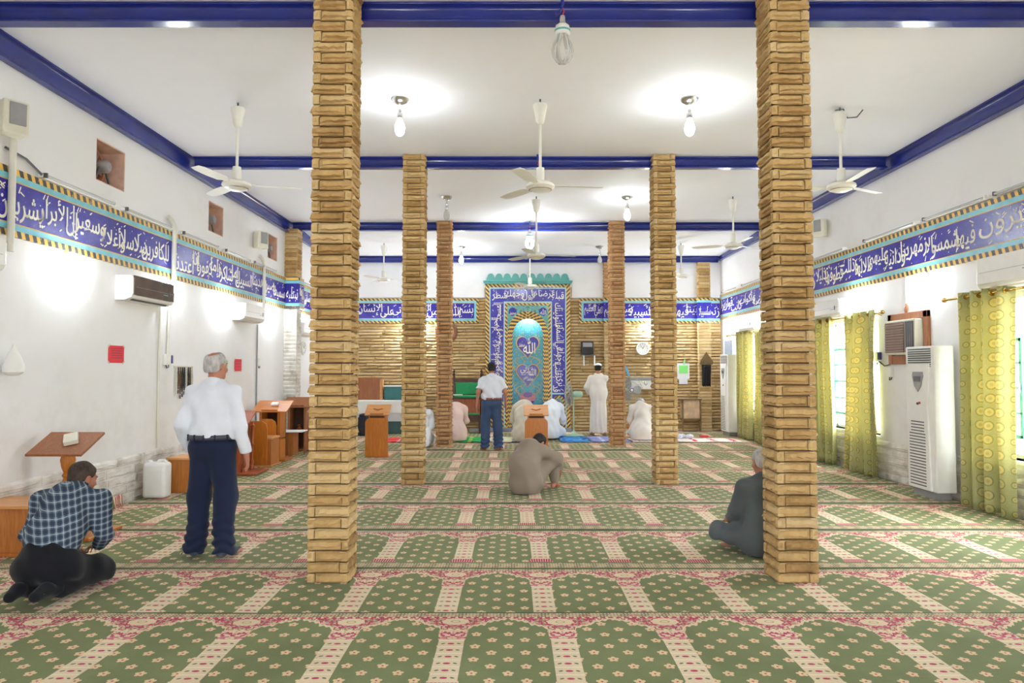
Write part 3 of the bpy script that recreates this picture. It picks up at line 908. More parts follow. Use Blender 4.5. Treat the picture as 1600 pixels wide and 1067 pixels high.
# small arched vase panels at the foot of each side
for s in (-1, 1):
    cx = s * .808
    MB().bx(cx - .173, cx + .173, YFRT, 0, .1, .98).build('tile_field', 'tile', mi)
    MB().bx(cx - .173, cx + .173, YFRT - .008, -.1, .945, .985).build('pale_border', 'pale_tile', mi)
    P = arch_poly(.172, .1, .66, .92); Q = arch_poly(.112, .2, .64, .86)
    MB().prism(P, (cx, YFRT - .004, 0), (1, 0, 0), (0, 0, 1), (0, .03, 0)).build('rope_arch', 'rope_up' if s < 0 else 'rope_up2', mi)
    MB().prism(Q, (cx, YFRT - .010, 0), (1, 0, 0), (0, 0, 1), (0, .03, 0)).build('vase_panel', 'vase_tile', mi)
    v = MB(); pr = [(.02, .22), (.05, .24), (.03, .3), (.06, .36), (.05, .42), (.03, .45), (.05, .47)]
    v.prism([(x, z) for x, z in pr] + [(-x, z) for x, z in pr[::-1]], (cx, YFRT - .016, 0), (1, 0, 0), (0, 0, 1), (0, .01, 0)); v.build('vase', 'gold_line', mi)
    for (fx, fz, fr, mt) in ((0, .58, .075, 'petal_pink'), (-.05, .68, .035, 'gold_line'), (.05, .68, .035, 'gold_line'), (0, .77, .04, 'petal_mauve'), (-.06, .52, .03, 'petal_mauve'), (.06, .52, .03, 'petal_mauve')):
        if mt not in M: M[mt] = plain(mt, srgb(196, 128, 148) if mt == 'petal_pink' else srgb(122, 96, 160), .35, 0, .15, 20)
        k = 10; poly = [(fx + fr * (1 + .18 * math.cos(6 * 2 * PI * i / 36)) * math.cos(2 * PI * i / 36), fz + fr * .7 * (1 + .18 * math.cos(6 * 2 * PI * i / 36)) * math.sin(2 * PI * i / 36)) for i in range(36)]
        MB().prism(poly, (cx, YFRT - .015, 0), (1, 0, 0), (0, 0, 1), (0, .012, 0)).build('flower', mt, mi)
MB().bx(-1.13, 1.13, -.24, 0, 0, .1).build('step', 'grey_step', mi, bevel=.01)
# recessed back of the niche
MB().bx(-.6, .6, .02, .06, .1, 3.2).build('niche_back', 'niche', mi)
def heart(hw, z0, z1, n=40):
    pts = []
    for i in range(n):
        t = 2 * PI * i / n
        x = 16 * math.sin(t) ** 3; z = 13 * math.cos(t) - 5 * math.cos(2 * t) - 2 * math.cos(3 * t) - math.cos(4 * t)
        pts.append((x / 16 * hw, z0 + (z + 17) / 29 * (z1 - z0)))
    return pts[::-1]
for z0, z1 in ((1.86, 2.42), (1.13, 1.70)):
    c = .02
    MB().prism(heart(.315, z0 - .03, z1 + .02), (0, .012, 0), (1, 0, 0), (0, 0, 1), (0, .01, 0)).build('heart_rim', 'gold_line', mi)
    MB().prism(heart(.285, z0, z1), (0, .004, 0), (1, 0, 0), (0, 0, 1), (0, .016, 0)).build('heart', 'tile', mi)
m = MB()
inscription(m, ['الله'], -.13, .2, 1.98, 2.42, .004, seed=60, marks=False, stag=0, tall=.9, lap=.05)
inscription(m, ['محمد'], -.24, -.08, 2.16, 2.34, .004, seed=61, marks=True, stag=0, tall=.9, lap=.05)
inscription(m, 'الله ربي'.split(), -.2, .22, 1.42, 1.67, .004, seed=62, stag=0.05, tall=.9, lap=.1)
inscription(m, 'محمد نبيي'.split(), -.12, .14, 1.29, 1.46, .004, seed=63, stag=0, tall=.9, lap=.05)
m.build('inscription', 'white_letter', mi)
# gold scrolls and palmette on the niche back
sc = MB()
for zc in (1.78, 1.05):
    for s in (-1, 1):
        sc.tube([(s * (.02 + .30 * math.sin(a) ** 2 * (1 if a < PI / 2 else 1)), .014, zc + .16 * math.cos(a * 1.0) - (.05 if a > 2.2 else 0)) for a in np.linspace(0, PI, 18)], .008, 6)
        sc.tube([(s * (.2 + .1 * math.cos(a)), .014, zc + .10 * math.sin(a)) for a in np.linspace(0, 2 * PI, 20)], .006, 6)
sc.build('scrollwork', 'gold_line', mi)
for (fz, fw, fh, mt) in ((.86, .22, .12, 'petal_pink'), (.76, .16, .07, 'tile'), (.93, .12, .07, 'petal_mauve'), (.60, .12, .08, 'petal_pink')):
    poly = [(fw * (1 + .1 * math.cos(9 * a)) * math.cos(a), fz + fh * (1 + .1 * math.cos(9 * a)) * math.sin(a)) for a in np.linspace(0, 2 * PI, 54)[:-1]]
    MB().prism(poly, (0, .010 - fz * .003, 0), (1, 0, 0), (0, 0, 1), (0, .01, 0)).build('palmette', mt, mi)
# roundels in the spandrel
for s in (-1, 1):
    poly = [(s * .40 + .105 * math.cos(a), 3.06 + .105 * math.sin(a)) for a in np.linspace(0, 2 * PI, 30)[:-1]]
    MB().prism(poly, (0, YFRT - .006, 0), (1, 0, 0), (0, 0, 1), (0, .02, 0)).build('roundel', 'tile', mi)
m = MB(); inscription(m, ['الله'], .32, .48, 2.98, 3.15, YFRT - .006, seed=64, marks=False, stag=0, tall=.9, lap=.05); inscription(m, ['محمد'], -.48, -.32, 2.98, 3.13, YFRT - .006, seed=65, marks=False, stag=0, tall=.9, lap=.05)
m.build('inscription', 'white_letter', mi)
# cornice
m = MB(); m.bx(-1.13, 1.13, -.24, 0, 3.765, 3.81); m.bx(-1.17, 1.17, -.27, 0, 3.81, 3.85); m.build('cornice', 'teal_trim', mi, bevel=.008)
cr = []
N = 10; x0 = -1.08; w = 2.16 / N
prof = [(x0, 3.85)]
for i in range(N):
    c = x0 + w * (i + .5)
    prof += [(c - w * .5, 3.91)] + [(c + w * .40 * math.cos(a), 3.95 + .085 * math.sin(a)) for a in np.linspace(PI, 0, 9)] + [(c + w * .5, 3.91)]
prof += [(-x0, 3.85)]
MB().prism(prof[::-1], (0, -.22, 0), (1, 0, 0), (0, 0, 1), (0, .05, 0)).build('cresting', 'teal_trim', mi)
# ---------------------------------------------------------------- lamps, fans, wall fittings
M['cream_metal'] = plain('cream_enamel', srgb(232, 230, 220), .35, 0, .04)
M['white_plastic'] = plain('white_plastic', srgb(236, 236, 232), .4, 0, .03)
M['ivory_plastic'] = plain('ivory_plastic', srgb(222, 218, 200), .45, 0, .05)
M['chrome'] = plain('brushed_chrome', (.75, .75, .75), .22, 1, .05)
M['brass'] = plain('brass', srgb(206, 170, 90), .25, 1, .08)
M['black'] = plain('black_plastic', srgb(30, 30, 32), .45, 0, .1)
M['dark_grey'] = plain('dark_grey', srgb(84, 84, 86), .5, 0, .1)
M['grey'] = plain('grey_plastic', srgb(150, 150, 150), .5, 0, .08)
M['pipe'] = plain('white_pipe', srgb(222, 220, 210), .5, 0, .05)
M['red_wire'] = plain('red_wire', srgb(190, 40, 50), .5)
M['bulb_lit'] = emit('lit_bulb_glass', (.88, .95, 1.0), BULB_W); M['ceiling_bulb'] = emit('lit_ceiling_bulb', (.88, .95, 1.0), CEIL_W); M['niche_bulb'] = emit('lit_niche_bulb', (.92, .97, 1.0), BULB_W * 4)
tt = MT('unlit_bulb_glass', .1); tt.color(srgb(226, 226, 222)); tt.b.inputs['Transmission Weight'].default_value = .35; M['bulb_off'] = tt.m
def bulb(parent, z, lit, r=.055):
    m = MB()
    m.lathe([(.012, z + .03), (.022, z + .02), (.026, z), (.03, z - .02), (r * .8, z - .045), (r, z - .09), (r * .96, z - .13), (r * .7, z - .165), (r * .25, z - .185), (.004, z - .188)], n=20)
    m.build('bulb', 'ceiling_bulb' if lit else 'bulb_off', parent, smooth=True)
def ceiling_lamp(loc, lit, label):
    r = thing('ceiling_lamp', label, 'ceiling lamp', loc, 0, 'chrome ceiling lamps')
    MB().lathe([(.10, 0), (.102, -.012), (.085, -.035), (.05, -.055), (.022, -.06)], n=28).build('ceiling_plate', 'chrome', r, smooth=True)
    MB().lathe([(.014, -.06), (.014, -.12), (.02, -.125), (.02, -.14), (.014, -.15), (.014, -.16)], n=14).build('stem', 'chrome', r, smooth=True)
    MB().lathe([(.014, -.155), (.03, -.165), (.032, -.20), (.024, -.225)], n=18).build('socket', 'chrome', r, smooth=True)
    bulb(r, -.235, lit)
    return r
for px, py, Y, lit, lb in ((625, 148, 7.48, 1, 'lit bare bulb on chrome ceiling plate, left of the nearest hanging fan'),
                           (1077, 148, 7.48, 1, 'lit bare bulb on chrome ceiling plate beside the column on the right'),
                           (698, 305, 11.8, 0, 'unlit bulb on chrome ceiling plate just beyond the second blue cross beam'),
                           (980, 305, 11.8, 1, 'lit bulb on chrome ceiling plate just beyond the second blue cross beam'),
                           (721, 381, 16.3, 1, 'small far lit bulb on the ceiling beside the slender column'),
                           (937, 379, 16.3, 0, 'small far unlit bulb on the ceiling near the niche')):
    p = at(px, py, Y); ceiling_lamp((p.x, Y, ZC if Y < 14 else 4.535), lit, lb)
ceiling_lamp((-1.23, 3.25, ZC), 1, 'added ceiling bulb out of view above the camera, on the side of the fan openings')  # two unseen bulbs added on the bay grid to light the near end
ceiling_lamp((1.94, 3.25, ZC), 1, 'added ceiling bulb out of view above the camera, on the side of the curtains')
def hanging_lamp(x, y, z, label, state):
    """big cage of bent tubes hung by a wire from a beam"""
    r = thing('hanging_lamp', label, 'hanging lamp', (x, y, z))
    m = MB(); m.tube([(-.14, .0, .20), (-.10, -.03, .13), (-.04, -.06, .09), (0, -.062, .085)], .007); m.build('cord', 'pipe', r, smooth=True)
    m = MB(); m.tube([(0, -.062, .10), (0, -.062, .02), (.0, -.062, -.06)], .014); m.tube([(0, -.062, -.06), (-.02, -.062, -.11), (-.05, -.062, -.12), (-.065, -.062, -.09)], .008); m.build('hook', 'blue_paint', r, smooth=True)
    m = MB(); m.tube([(0, -.062, -.06), (.012, -.062, -.09), (.0, -.062, -.13)], .006); m.build('wire', 'red_wire', r, smooth=True)
    if state is None: return r
    o = (0, -.062, 0)
    MB().lathe([(.02, -.13), (.026, -.14), (.028, -.19), (.034, -.195)], o, 16).build('socket', 'chrome', r, smooth=True)
    MB().lathe([(.03, -.195), (.055, -.215), (.062, -.25), (.062, -.275), (.05, -.285)], o, 22).build('ballast', 'white_plastic', r, smooth=True)
    MB().lathe([(.0635, -.248), (.064, -.25), (.064, -.262), (.0635, -.264)], o, 22, cap=False).build('green_band', 'teal_paint', r)
    m = MB()
    for k in range(6):
        a = k * PI / 3; c, s = math.cos(a), math.sin(a)
        m.tube([(q * c, -.062 + q * s, zz) for q, zz in ((.03, -.28), (.04, -.31), (.066, -.36), (.078, -.41), (.07, -.46), (.045, -.50), (.018, -.512))], .011, 8)
    m.build('tubes', 'bulb_lit' if state else 'bulb_off', r, smooth=True)
    return r
hanging_lamp(.405, 5.44, 4.56, 'large unlit fluorescent cage bulb hanging from the nearest blue cross beam', 0)
hanging_lamp(.36, 9.53, 4.58, 'bare wire and hook without a bulb hanging from the second blue cross beam', None)
hanging_lamp(.36, 13.86, 4.56, 'lit hanging bulb under the third blue cross beam, in line with the niche', 1)

def ceiling_fan(loc, rod, label, rz):
    r = thing('ceiling_fan', label, 'ceiling fan', loc, rz, 'ceiling fans')
    MB().tube([(0, 0, 0), (0, 0, -.07)], .01).build('ceiling_hook', 'dark_grey', r)
    MB().lathe([(.02, -.05), (.075, -.06), (.08, -.075), (.062, -.16), (.048, -.25), (.03, -.28), (.016, -.285)], n=22).build('canopy', 'cream_metal', r, smooth=True)
    MB().cyl((0, 0, -.28), (0, 0, -rod + .16), .016).build('rod', 'cream_metal', r, smooth=True)
    MB().lathe([(.016, -rod + .22), (.045, -rod + .21), (.05, -rod + .10), (.04, -rod + .06)], n=20).build('lower_canopy', 'cream_metal', r, smooth=True)
    mo = MB().lathe([(.04, -rod + .06), (.12, -rod + .045), (.155, -rod + .02), (.16, -rod - .005), (.13, -rod - .03), (.075, -rod - .055), (.03, -rod - .06), (.0, -rod - .06)], n=30, cap=False).build('motor', 'cream_metal', r, smooth=True)
    MB().lathe([(.128, -rod - .030), (.13, -rod - .034), (.118, -rod - .038)], n=30, cap=False).build('ring', 'chrome', mo, smooth=True)
    for k in range(3):
        a = k * 2 * PI / 3; R = Matrix.Rotation(a, 3, 'Z'); m = MB(); vs = []
        st = [(.13, .028, .02), (.20, .035, .03), (.26, .062, .10), (.45, .066, .12), (.62, .062, .10), (.70, .045, .08)]
        n = len(st)
        for i, (x, w, tw) in enumerate(st):
            for s in (-1, 1):
                for dz in (0, .004): vs.append(R @ Vector((x, s * w, -rod + .012 + s * w * tw * 1.6 + dz)))
        fs = []
        for i in range(n - 1):
            b = i * 4; c = b + 4
            fs += [(b, b + 2, c + 2, c), (b + 1, c + 1, c + 3, b + 3), (b, c, c + 1, b + 1), (b + 2, b + 3, c + 3, c + 2)]
        fs += [(0, 1, 3, 2), (n * 4 - 4, n * 4 - 2, n * 4 - 1, n * 4 - 3)]
        m.add(vs, fs); m.build('blade', 'cream_metal', r)
    return r
for px, py, Y, zc, ey, rz, lb in (
        (372, 155, 7.6, ZC, 290, .3, 'white ceiling fan nearest the left-hand wall of fan openings'),
        (844, 152, 7.5, ZC, 292, .12, 'white ceiling fan hanging in the middle of the nearest bay'),
        (1312, 165, 7.75, ZC, 292, .5, 'white ceiling fan nearest the curtained wall, behind the column on the right'),
        (838, 306, 11.8, ZC, 400, .2, 'white ceiling fan second in the middle row, just before the third beam'),
        (1145, 306, 11.8, ZC, 384, .6, 'white ceiling fan over the second bay, near the wall with split air conditioners'),
        (600, 382, 15.9, 4.54, 437, .05, 'small far white ceiling fan over the white desk'),
        (828, 382, 15.9, 4.54, 448, .02, 'small far white ceiling fan in front of the niche'),
        (1064, 382, 15.9, 4.54, 432, .02, 'small far white ceiling fan over the corner table')):
    p = at(px, py, Y); q = at(px, ey, Y)
    ceiling_fan((p.x, Y, zc), zc - q.z, lb, rz)
m = MB(); m.tube([(3.72, 7.75, 4.57), (3.82, 7.76, 4.59), (3.87, 7.77, 4.49), (3.98, 7.77, 4.50), (4.05, 7.77, 4.585)], .007); m.build('fan_wire', 'dark_grey', smooth=True)
tag(bpy.data.objects['fan_wire'], 'looped dark wire from the ceiling to the fan nearest the curtains', 'wire')

# wall lamps under the friezes
def wall_lamp(X, Y, Z, label, side):
    r = thing('wall_lamp', label, 'wall lamp', (X, Y, Z), {'l': PI / 2, 'r': -PI / 2, 'b': 0}[side], 'bare bulbs under the calligraphy friezes')
    MB().cyl((0, 0, 0), (0, -.02, 0), .045, n=18).build('wall_plate', 'white_plastic', r, smooth=True)
    MB().tube([(0, -.02, 0), (0, -.07, .0), (0, -.085, -.02)], .018).build('socket', 'white_plastic', r, smooth=True)
    m = MB(); m.lathe([(.02, -.015), (.026, -.03), (.045, -.07), (.05, -.10), (.04, -.135), (.015, -.15), (.002, -.152)], (0, -.09, 0), 16); m.build('bulb', 'niche_bulb' if side == 'b' else 'bulb_lit', r, smooth=True)
    return r
for k, (px, lb) in enumerate(((106, 'lit bare wall bulb below the frieze, left of the brown-fronted split air conditioner'), (266, 'lit bare wall bulb beside the white conduit, right of the brown-fronted split air conditioner'),
                (350, 'lit bare wall bulb just left of the all-white split air conditioner'), (424, 'lit bare wall bulb between the white split air conditioner and the white brick pier'), (472, 'lit bare wall bulb just past the white brick pier'))):
    Y = 4.55 * FPX / (800 - px); wall_lamp(XL, Y, 2.76, lb, 'l')
for k, (px, lb) in enumerate(((1446, 'lit bare wall bulb left of the nearest curtain rod'), (1345, 'lit bare wall bulb above the open curtain of the second window'), (1198, 'lit bare wall bulb above the third window'), (1142, 'lit bare wall bulb in the corner by the far floor air conditioner'))):
    Y = 5.35 * FPX / (px - 800); wall_lamp(XR, Y, 2.80, lb, 'r')
wall_lamp(-2.44, YB - .02, 2.70, 'lit bare bulb on the stone wall hidden behind the middle column on the left', 'b')
wall_lamp(3.66, YB - .02, 2.70, 'lit bare bulb on the stone wall above the round clock', 'b')
r = thing('niche_lamp', 'lit bulb tucked behind the point of the niche arch', 'lamp', (.42, YB - .06, 2.96))
MB().cyl((0, .03, .02), (0, .03, .10), .02).build('socket', 'white_plastic', r); MB().sphere((0, .03, -.02), (.04, .035, .05), 14, 10).build('bulb', 'niche_bulb', r, smooth=True)

# fluorescent battens lying along the top of the friezes
def batten(side, a, b, z, label):
    r = thing('light_batten', label, 'fluorescent batten', ((XL if side == 'l' else XR), a if side == 'l' else b, z), PI / 2 if side == 'l' else -PI / 2, 'unlit fluorescent battens on the friezes')
    L = b - a
    MB().bx(0, L, -.05, 0, 0, .04).build('housing', 'white_plastic', r, bevel=.004)
    for x in (.01, L - .03): MB().bx(x, x + .02, -.085, -.02, .0, .045).build('end_cap', 'dark_grey' if x < .1 else 'white_plastic', r)
    MB().cyl((.03, -.066, .02), (L - .03, -.066, .02), .015, n=12).build('tube', 'bulb_off', r, smooth=True)
for a, b, lb in ((6.55, 7.75, 'unlit fluorescent batten on the frieze below the nearest fan opening'), (7.95, 9.05, 'unlit fluorescent batten on the frieze above the brown-fronted split air conditioner'), (9.35, 10.5, 'unlit fluorescent batten on the frieze below the second fan opening'),
                 (10.75, 11.8, 'unlit fluorescent batten on the frieze below the speaker beside the third fan opening'), (11.95, 13.1, 'unlit fluorescent batten on the frieze below the third fan opening'), (14.3, 15.5, 'unlit fluorescent batten on the frieze past the white brick pier')):
    batten('l', a, b, 3.455, lb)
for a, b, lb in ((6.3, 7.5, 'unlit fluorescent batten on the frieze above the nearest curtain rod'), (7.6, 8.8, 'unlit fluorescent batten on the frieze above the wood-framed window air conditioner'), (8.95, 10.3, 'unlit fluorescent batten on the frieze beside the second window'), (10.9, 12.1, 'unlit fluorescent batten on the frieze behind the column on the right'),
                 (14.6, 15.8, 'unlit fluorescent batten on the frieze above the third window'), (16.1, 17.3, 'unlit fluorescent batten on the frieze in the far right-hand corner')):
    batten('r', a, b, 3.51, lb)
tag(MB().tube([(XL + .02, 6.1, 3.6), (XL + .03, 6.35, 3.57), (XL + .04, 6.55, 3.48)], .012).build('cable', 'dark_grey', smooth=True), 'short dark cable to the first batten on the frieze', 'cable')
# conduits
def conduit(pts, r, label, mat='pipe'):
    return tag(MB().tube(pts, r, 10).build('conduit', mat, smooth=True), label, 'pipe')
conduit([(XL + .03, 9.0, 3.62), (XL + .05, 9.07, 3.58), (XL + .06, 9.12, 3.5), (XL + .06, 9.12, 2.62)], .03, 'white bent conduit crossing the frieze beside the brown-fronted split air conditioner')
conduit([(XL + .03, 12.3, 3.64), (XL + .05, 12.38, 3.6), (XL + .06, 12.45, 3.5), (XL + .06, 12.45, 2.6)], .028, 'white bent conduit crossing the frieze above the white split air conditioner')
conduit([(XL + .06, 6.14, 3.75), (XL + .06, 6.14, 2.66)], .03, 'white conduit crossing the frieze at the left edge of the photo')
conduit([(XL + .015, 8.87, 2.42), (XL + .015, 8.87, 2.0), (XL + .015, 8.87, .58)], .012, 'thin pipe dropping from the brown-fronted split air conditioner to the stone base', 'ivory_plastic')
conduit([(XL + .015, 12.28, 2.4), (XL + .015, 12.28, .58)], .012, 'thin pipe dropping from the white split air conditioner beside the red paper', 'grey')
conduit([(XL + .03, 9.14, 2.62), (XL + .04, 9.16, 2.5), (XL + .02, 9.1, 2.45), (XL + .02, 9.08, 1.78)], .018, 'crooked white cable duct running down to the socket box', 'pipe')
conduit([(XR - .015, 9.30, 2.84), (XR - .015, 9.30, 2.46)], .006, 'thin cord hanging from the frieze to the oval wooden switch', 'ivory_plastic')
conduit([(XR - .015, 10.12, 2.4), (XR - .015, 10.12, 1.85)], .008, 'thin cord hanging down to the plug box beside the curtain', 'ivory_plastic')
p = MB().sphere((XR - .02, 9.30, 2.42), (.015, .045, .07), 14, 10).build('pendant_switch', wood('oval_wood', srgb(186, 128, 88), srgb(160, 104, 70)), smooth=True); tag(p, 'oval wooden switch plate hanging above the wood-framed air conditioner', 'switch')

# wall mounted speakers
def speaker(loc, rz, label):
    r = thing('wall_speaker', label, 'speaker', loc, rz, 'ivory wall speakers')
    MB().box((0, 0, 0), (.2, .17, .30)).build('cabinet', 'ivory_plastic', r, bevel=.015)
    MB().box((.01, -.088, .03), (.13, .012, .2)).build('grille', 'grey', r, bevel=.004)
    MB().tube([(0, .06, 0), (0, .16, .0)], .015).build('bracket', 'dark_grey', r)
speaker((XL + .14, 6.02, 3.83), .95, 'ivory wall speaker nearest the camera, above the long frieze')
speaker((XL + .14, 12.05, 3.88), .95, 'ivory wall speaker between the second and third fan openings')
speaker((XR - .14, 11.6, 4.0), -.95, 'ivory wall speaker on the curtained wall, behind the column on the right')

# exhaust fans in the openings
for i, (a, b, c, d) in enumerate(VENTS):
    lb = ['copper-lit exhaust fan in the nearest square wall opening', 'grey exhaust fan in the second square wall opening', 'grey exhaust fan in the third square wall opening'][i]
    r = thing('exhaust_fan', lb, 'exhaust fan', (XL - .14, (a + b) / 2, c + .02), PI / 2, 'exhaust fans in the wall openings')
    h = (d - c) / 2
    mt = MB(); pr = [(.055, -.06), (.07, -.04), (.07, .06), (.05, .09), (.0, .095)]
    R = Matrix.Rotation(PI / 2, 3, 'X')
    MB().lathe([(.0, -.10), (.05, -.095), (.075, -.06), (.075, .05), (.05, .08), (0, .085)], (0, -.04, h - .03), 20, R, cap=False).build('motor', 'grey', r, smooth=True)
    MB().tube([(-.15, -.04, 0), (-.06, -.04, h - .05), (0, -.04, h - .03)], .014).build('strut', 'dark_grey', r); MB().tube([(.15, -.04, 0), (.06, -.04, h - .05), (0, -.04, h - .03)], .014).build('strut', 'dark_grey', r)
    MB().lathe([(.21, -.03), (.225, -.03), (.225, .03), (.21, .03), (.21, -.03)], (0, .10, h - .02), 28, R, cap=False).build('shroud', plain('copper_shroud', srgb(214, 150, 116), .35, .3), r, smooth=True)
    for k in range(5):
        an = k * 2 * PI / 5; m = MB(); vs = []
        for q, w in ((.04, .03), (.12, .055), (.19, .07)):
            for s in (-1, 1):
                vs.append((q * math.cos(an) - s * w * math.sin(an), .10 + s * .02, h - .02 + q * math.sin(an) + s * w * math.cos(an)))
        m.add(vs, [(0, 1, 3, 2), (2, 3, 5, 4)]); o = m.build('blade', 'ivory_plastic' if i else 'grey', r); s_ = o.modifiers.new('thickness', 'SOLIDIFY'); s_.thickness = .004
    struct(MB().bx(XL - .42, XL - .40, a - .05, b + .05, c - .05, d + .05).build('trim_%d' % (25 + i), 'brick_recess'))

# ---------------------------------------------------------------- air conditioners
M['dark_panel'] = plain('dark_brown_gloss', srgb(84, 66, 52), .2, 0, .35, 5, .5)
def split_ac(loc, rz, label, front='white_plastic', L=.95, H=.29):
    r = thing('split_air_conditioner', label, 'air conditioner', loc, rz, 'split air conditioners on the walls')
    D = .21; prof = [(0, 0), (-D * .55, 0), (-D * .9, .03), (-D, .075), (-D, H - .03), (-D + .03, H), (0, H)]
    MB().prism(prof, (0, 0, 0), (0, 1, 0), (0, 0, 1), (L, 0, 0)).build('casing', 'white_plastic', r, bevel=.006)
    MB().bx(.02, L - .02, -D - .008, -D + .01, .06, H - .004).build('front_panel', front, r, bevel=.006)
    R = Matrix.Rotation(.55, 3, 'X')
    MB().box((L / 2, -D * .82, .035), (L * .84, .10, .008), Matrix.Rotation(-.75, 3, 'X')).build('louvre', 'dark_grey' if front != 'white_plastic' else 'ivory_plastic', r, bevel=.002)
    MB().bx(L * .06, L * .94, -D - .010, -D - .007, H * .52, H * .53).build('seam', 'grey', r)
    MB().bx(L * .84, L * .865, -D - .012, -D - .007, H * .40, H * .62).build('display', 'black', r)
    MB().bx(L * .70, L * .82, -D - .0105, -D - .007, H * .42, H * .45).build('badge', 'teal_paint', r)
    return r
split_ac((XL, 7.88, 2.40), PI / 2, 'split air conditioner with dark brown front panel on the white wall', 'dark_panel', .97)
split_ac((XL, 11.2, 2.40), PI / 2, 'all-white split air conditioner past the crooked cable duct', 'white_plastic', .92)
split_ac((XL, 14.35, 2.30), PI / 2, 'split air conditioner past the white brick pier, half hidden by the nearest column', 'white_plastic', .9)
split_ac((XL, 4.92, 2.43), PI / 2, 'split air conditioner cut by the left edge of the photo', 'white_plastic', .98)
split_ac((XR, 7.60, 2.47), -PI / 2, 'split air conditioner above the nearest curtain', 'white_plastic', 1.0, .35)
split_ac((XR, 11.75, 2.43), -PI / 2, 'split air conditioner above the second window, beside the column on the right', 'white_plastic', .95)
split_ac((XR, 15.65, 2.43), -PI / 2, 'split air conditioner above the third window', 'white_plastic', .95)

def floor_ac(loc, label, W=.60, D=.24, H=1.86):
    r = thing('floor_air_conditioner', label, 'air conditioner', loc, -PI / 2, 'white floor standing air conditioners')
    b = MB(); b.bx(-W / 2, W / 2, 0, D, .09, H); b.build('cabinet', 'white_plastic', r, bevel=.015)
    b = MB(); b.prism([(-W * .36, H * .885), (W * .36, H * .885), (W * .28, H * .58), (W * .36, .10), (-W * .36, .10), (-W * .28, H * .58)][::-1], (0, -.022, 0), (1, 0, 0), (0, 0, 1), (0, .03, 0)); b.build('front_panel', 'white_plastic', r, bevel=.006)
    MB().bx(-W * .40, W * .40, -.006, .004, H - .255, H - .03).build('outlet', 'dark_grey', r)
    m = MB()
    for k in range(8): m.box((0, -.006, H - .05 - k * .027), (W * .80, .03, .006), Matrix.Rotation(.4, 3, 'X'))
    for k in range(5): m.bx(-W * .4 + k * W * .2 - .003, -W * .4 + k * W * .2 + .003, -.005, .0, H - .255, H - .03)
    m.build('outlet_slats', 'white_plastic', r)
    m = MB(); m.prism([(-.11, H * .80), (-.10, H * .83), (.10, H * .83), (.11, H * .80), (.07, H * .735), (0, H * .695), (-.07, H * .735)][::-1], (0, -.034, 0), (1, 0, 0), (0, 0, 1), (0, .014, 0)); m.build('control_panel', 'grey', r, bevel=.004)
    MB().bx(-.07, .07, -.038, -.033, H * .765, H * .80).build('display', plain('lcd', srgb(110, 114, 122), .2), r)
    MB().bx(-.04, .0, -.026, -.02, H * .61, H * .625).build('sticker', 'black', r); MB().bx(.0, .04, -.026, -.02, H * .615, H * .63).build('sticker', 'red_wire', r)
    m = MB()
    for k in range(22):
        z = .14 + k * .037
        wd = W * (.34 if k < 18 else .28)
        m.bx(-wd, wd * .62, -.0245, -.02, z, z + .013)
    m.build('intake_slots', 'dark_grey', r)
    m = MB(); m.bx(-W * .38, W * .38, .03, D - .02, 0, .09); m.build('plinth', 'grey', r)
    return r
floor_ac((5.08, 8.52, .018), 'white floor-standing air conditioner beside the nearest gold and green curtain')
floor_ac((5.07, 16.35, .018), 'white floor-standing air conditioner in the far corner by the hanging black cloth', .6, .26, 1.92)
# window unit in its wooden frame
WD = wood('varnished_frame', srgb(182, 122, 84), srgb(156, 98, 62))
r = thing('window_air_conditioner', 'window air conditioner in a brown wooden frame above the floor unit', 'air conditioner', (XR, 9.25, 1.66), -PI / 2)
m = MB(); w = .46
m.bx(-w, -w + .09, -.05, 0, 0, .70); m.bx(w - .09, w, -.05, 0, 0, .70); m.bx(-w, w, -.05, 0, .61, .70); m.bx(-w, w, -.04, 0, 0, .12); m.build('wooden_frame', WD, r, bevel=.006)
MB().bx(-.37, .34, -.14, -.02, .13, .60).build('casing', 'ivory_plastic', r, bevel=.012)
MB().bx(-.35, .10, -.150, -.138, .16, .57).build('grille', plain('brown_grille', srgb(120, 92, 80), .5), r)
m = MB()
for k in range(11): m.box((-.125, -.152, .18 + k * .036), (.45, .016, .010), Matrix.Rotation(.5, 3, 'X'))
m.build('grille_slats', plain('pale_brown_slat', srgb(176, 156, 142), .5), r)
MB().bx(.12, .32, -.147, -.138, .16, .57).build('outlet', 'dark_grey', r)
m = MB()
for k in range(4): m.bx(.14 + k * .045, .148 + k * .045, -.152, -.146, .18, .55)
m.build('outlet_vanes', 'grey', r)
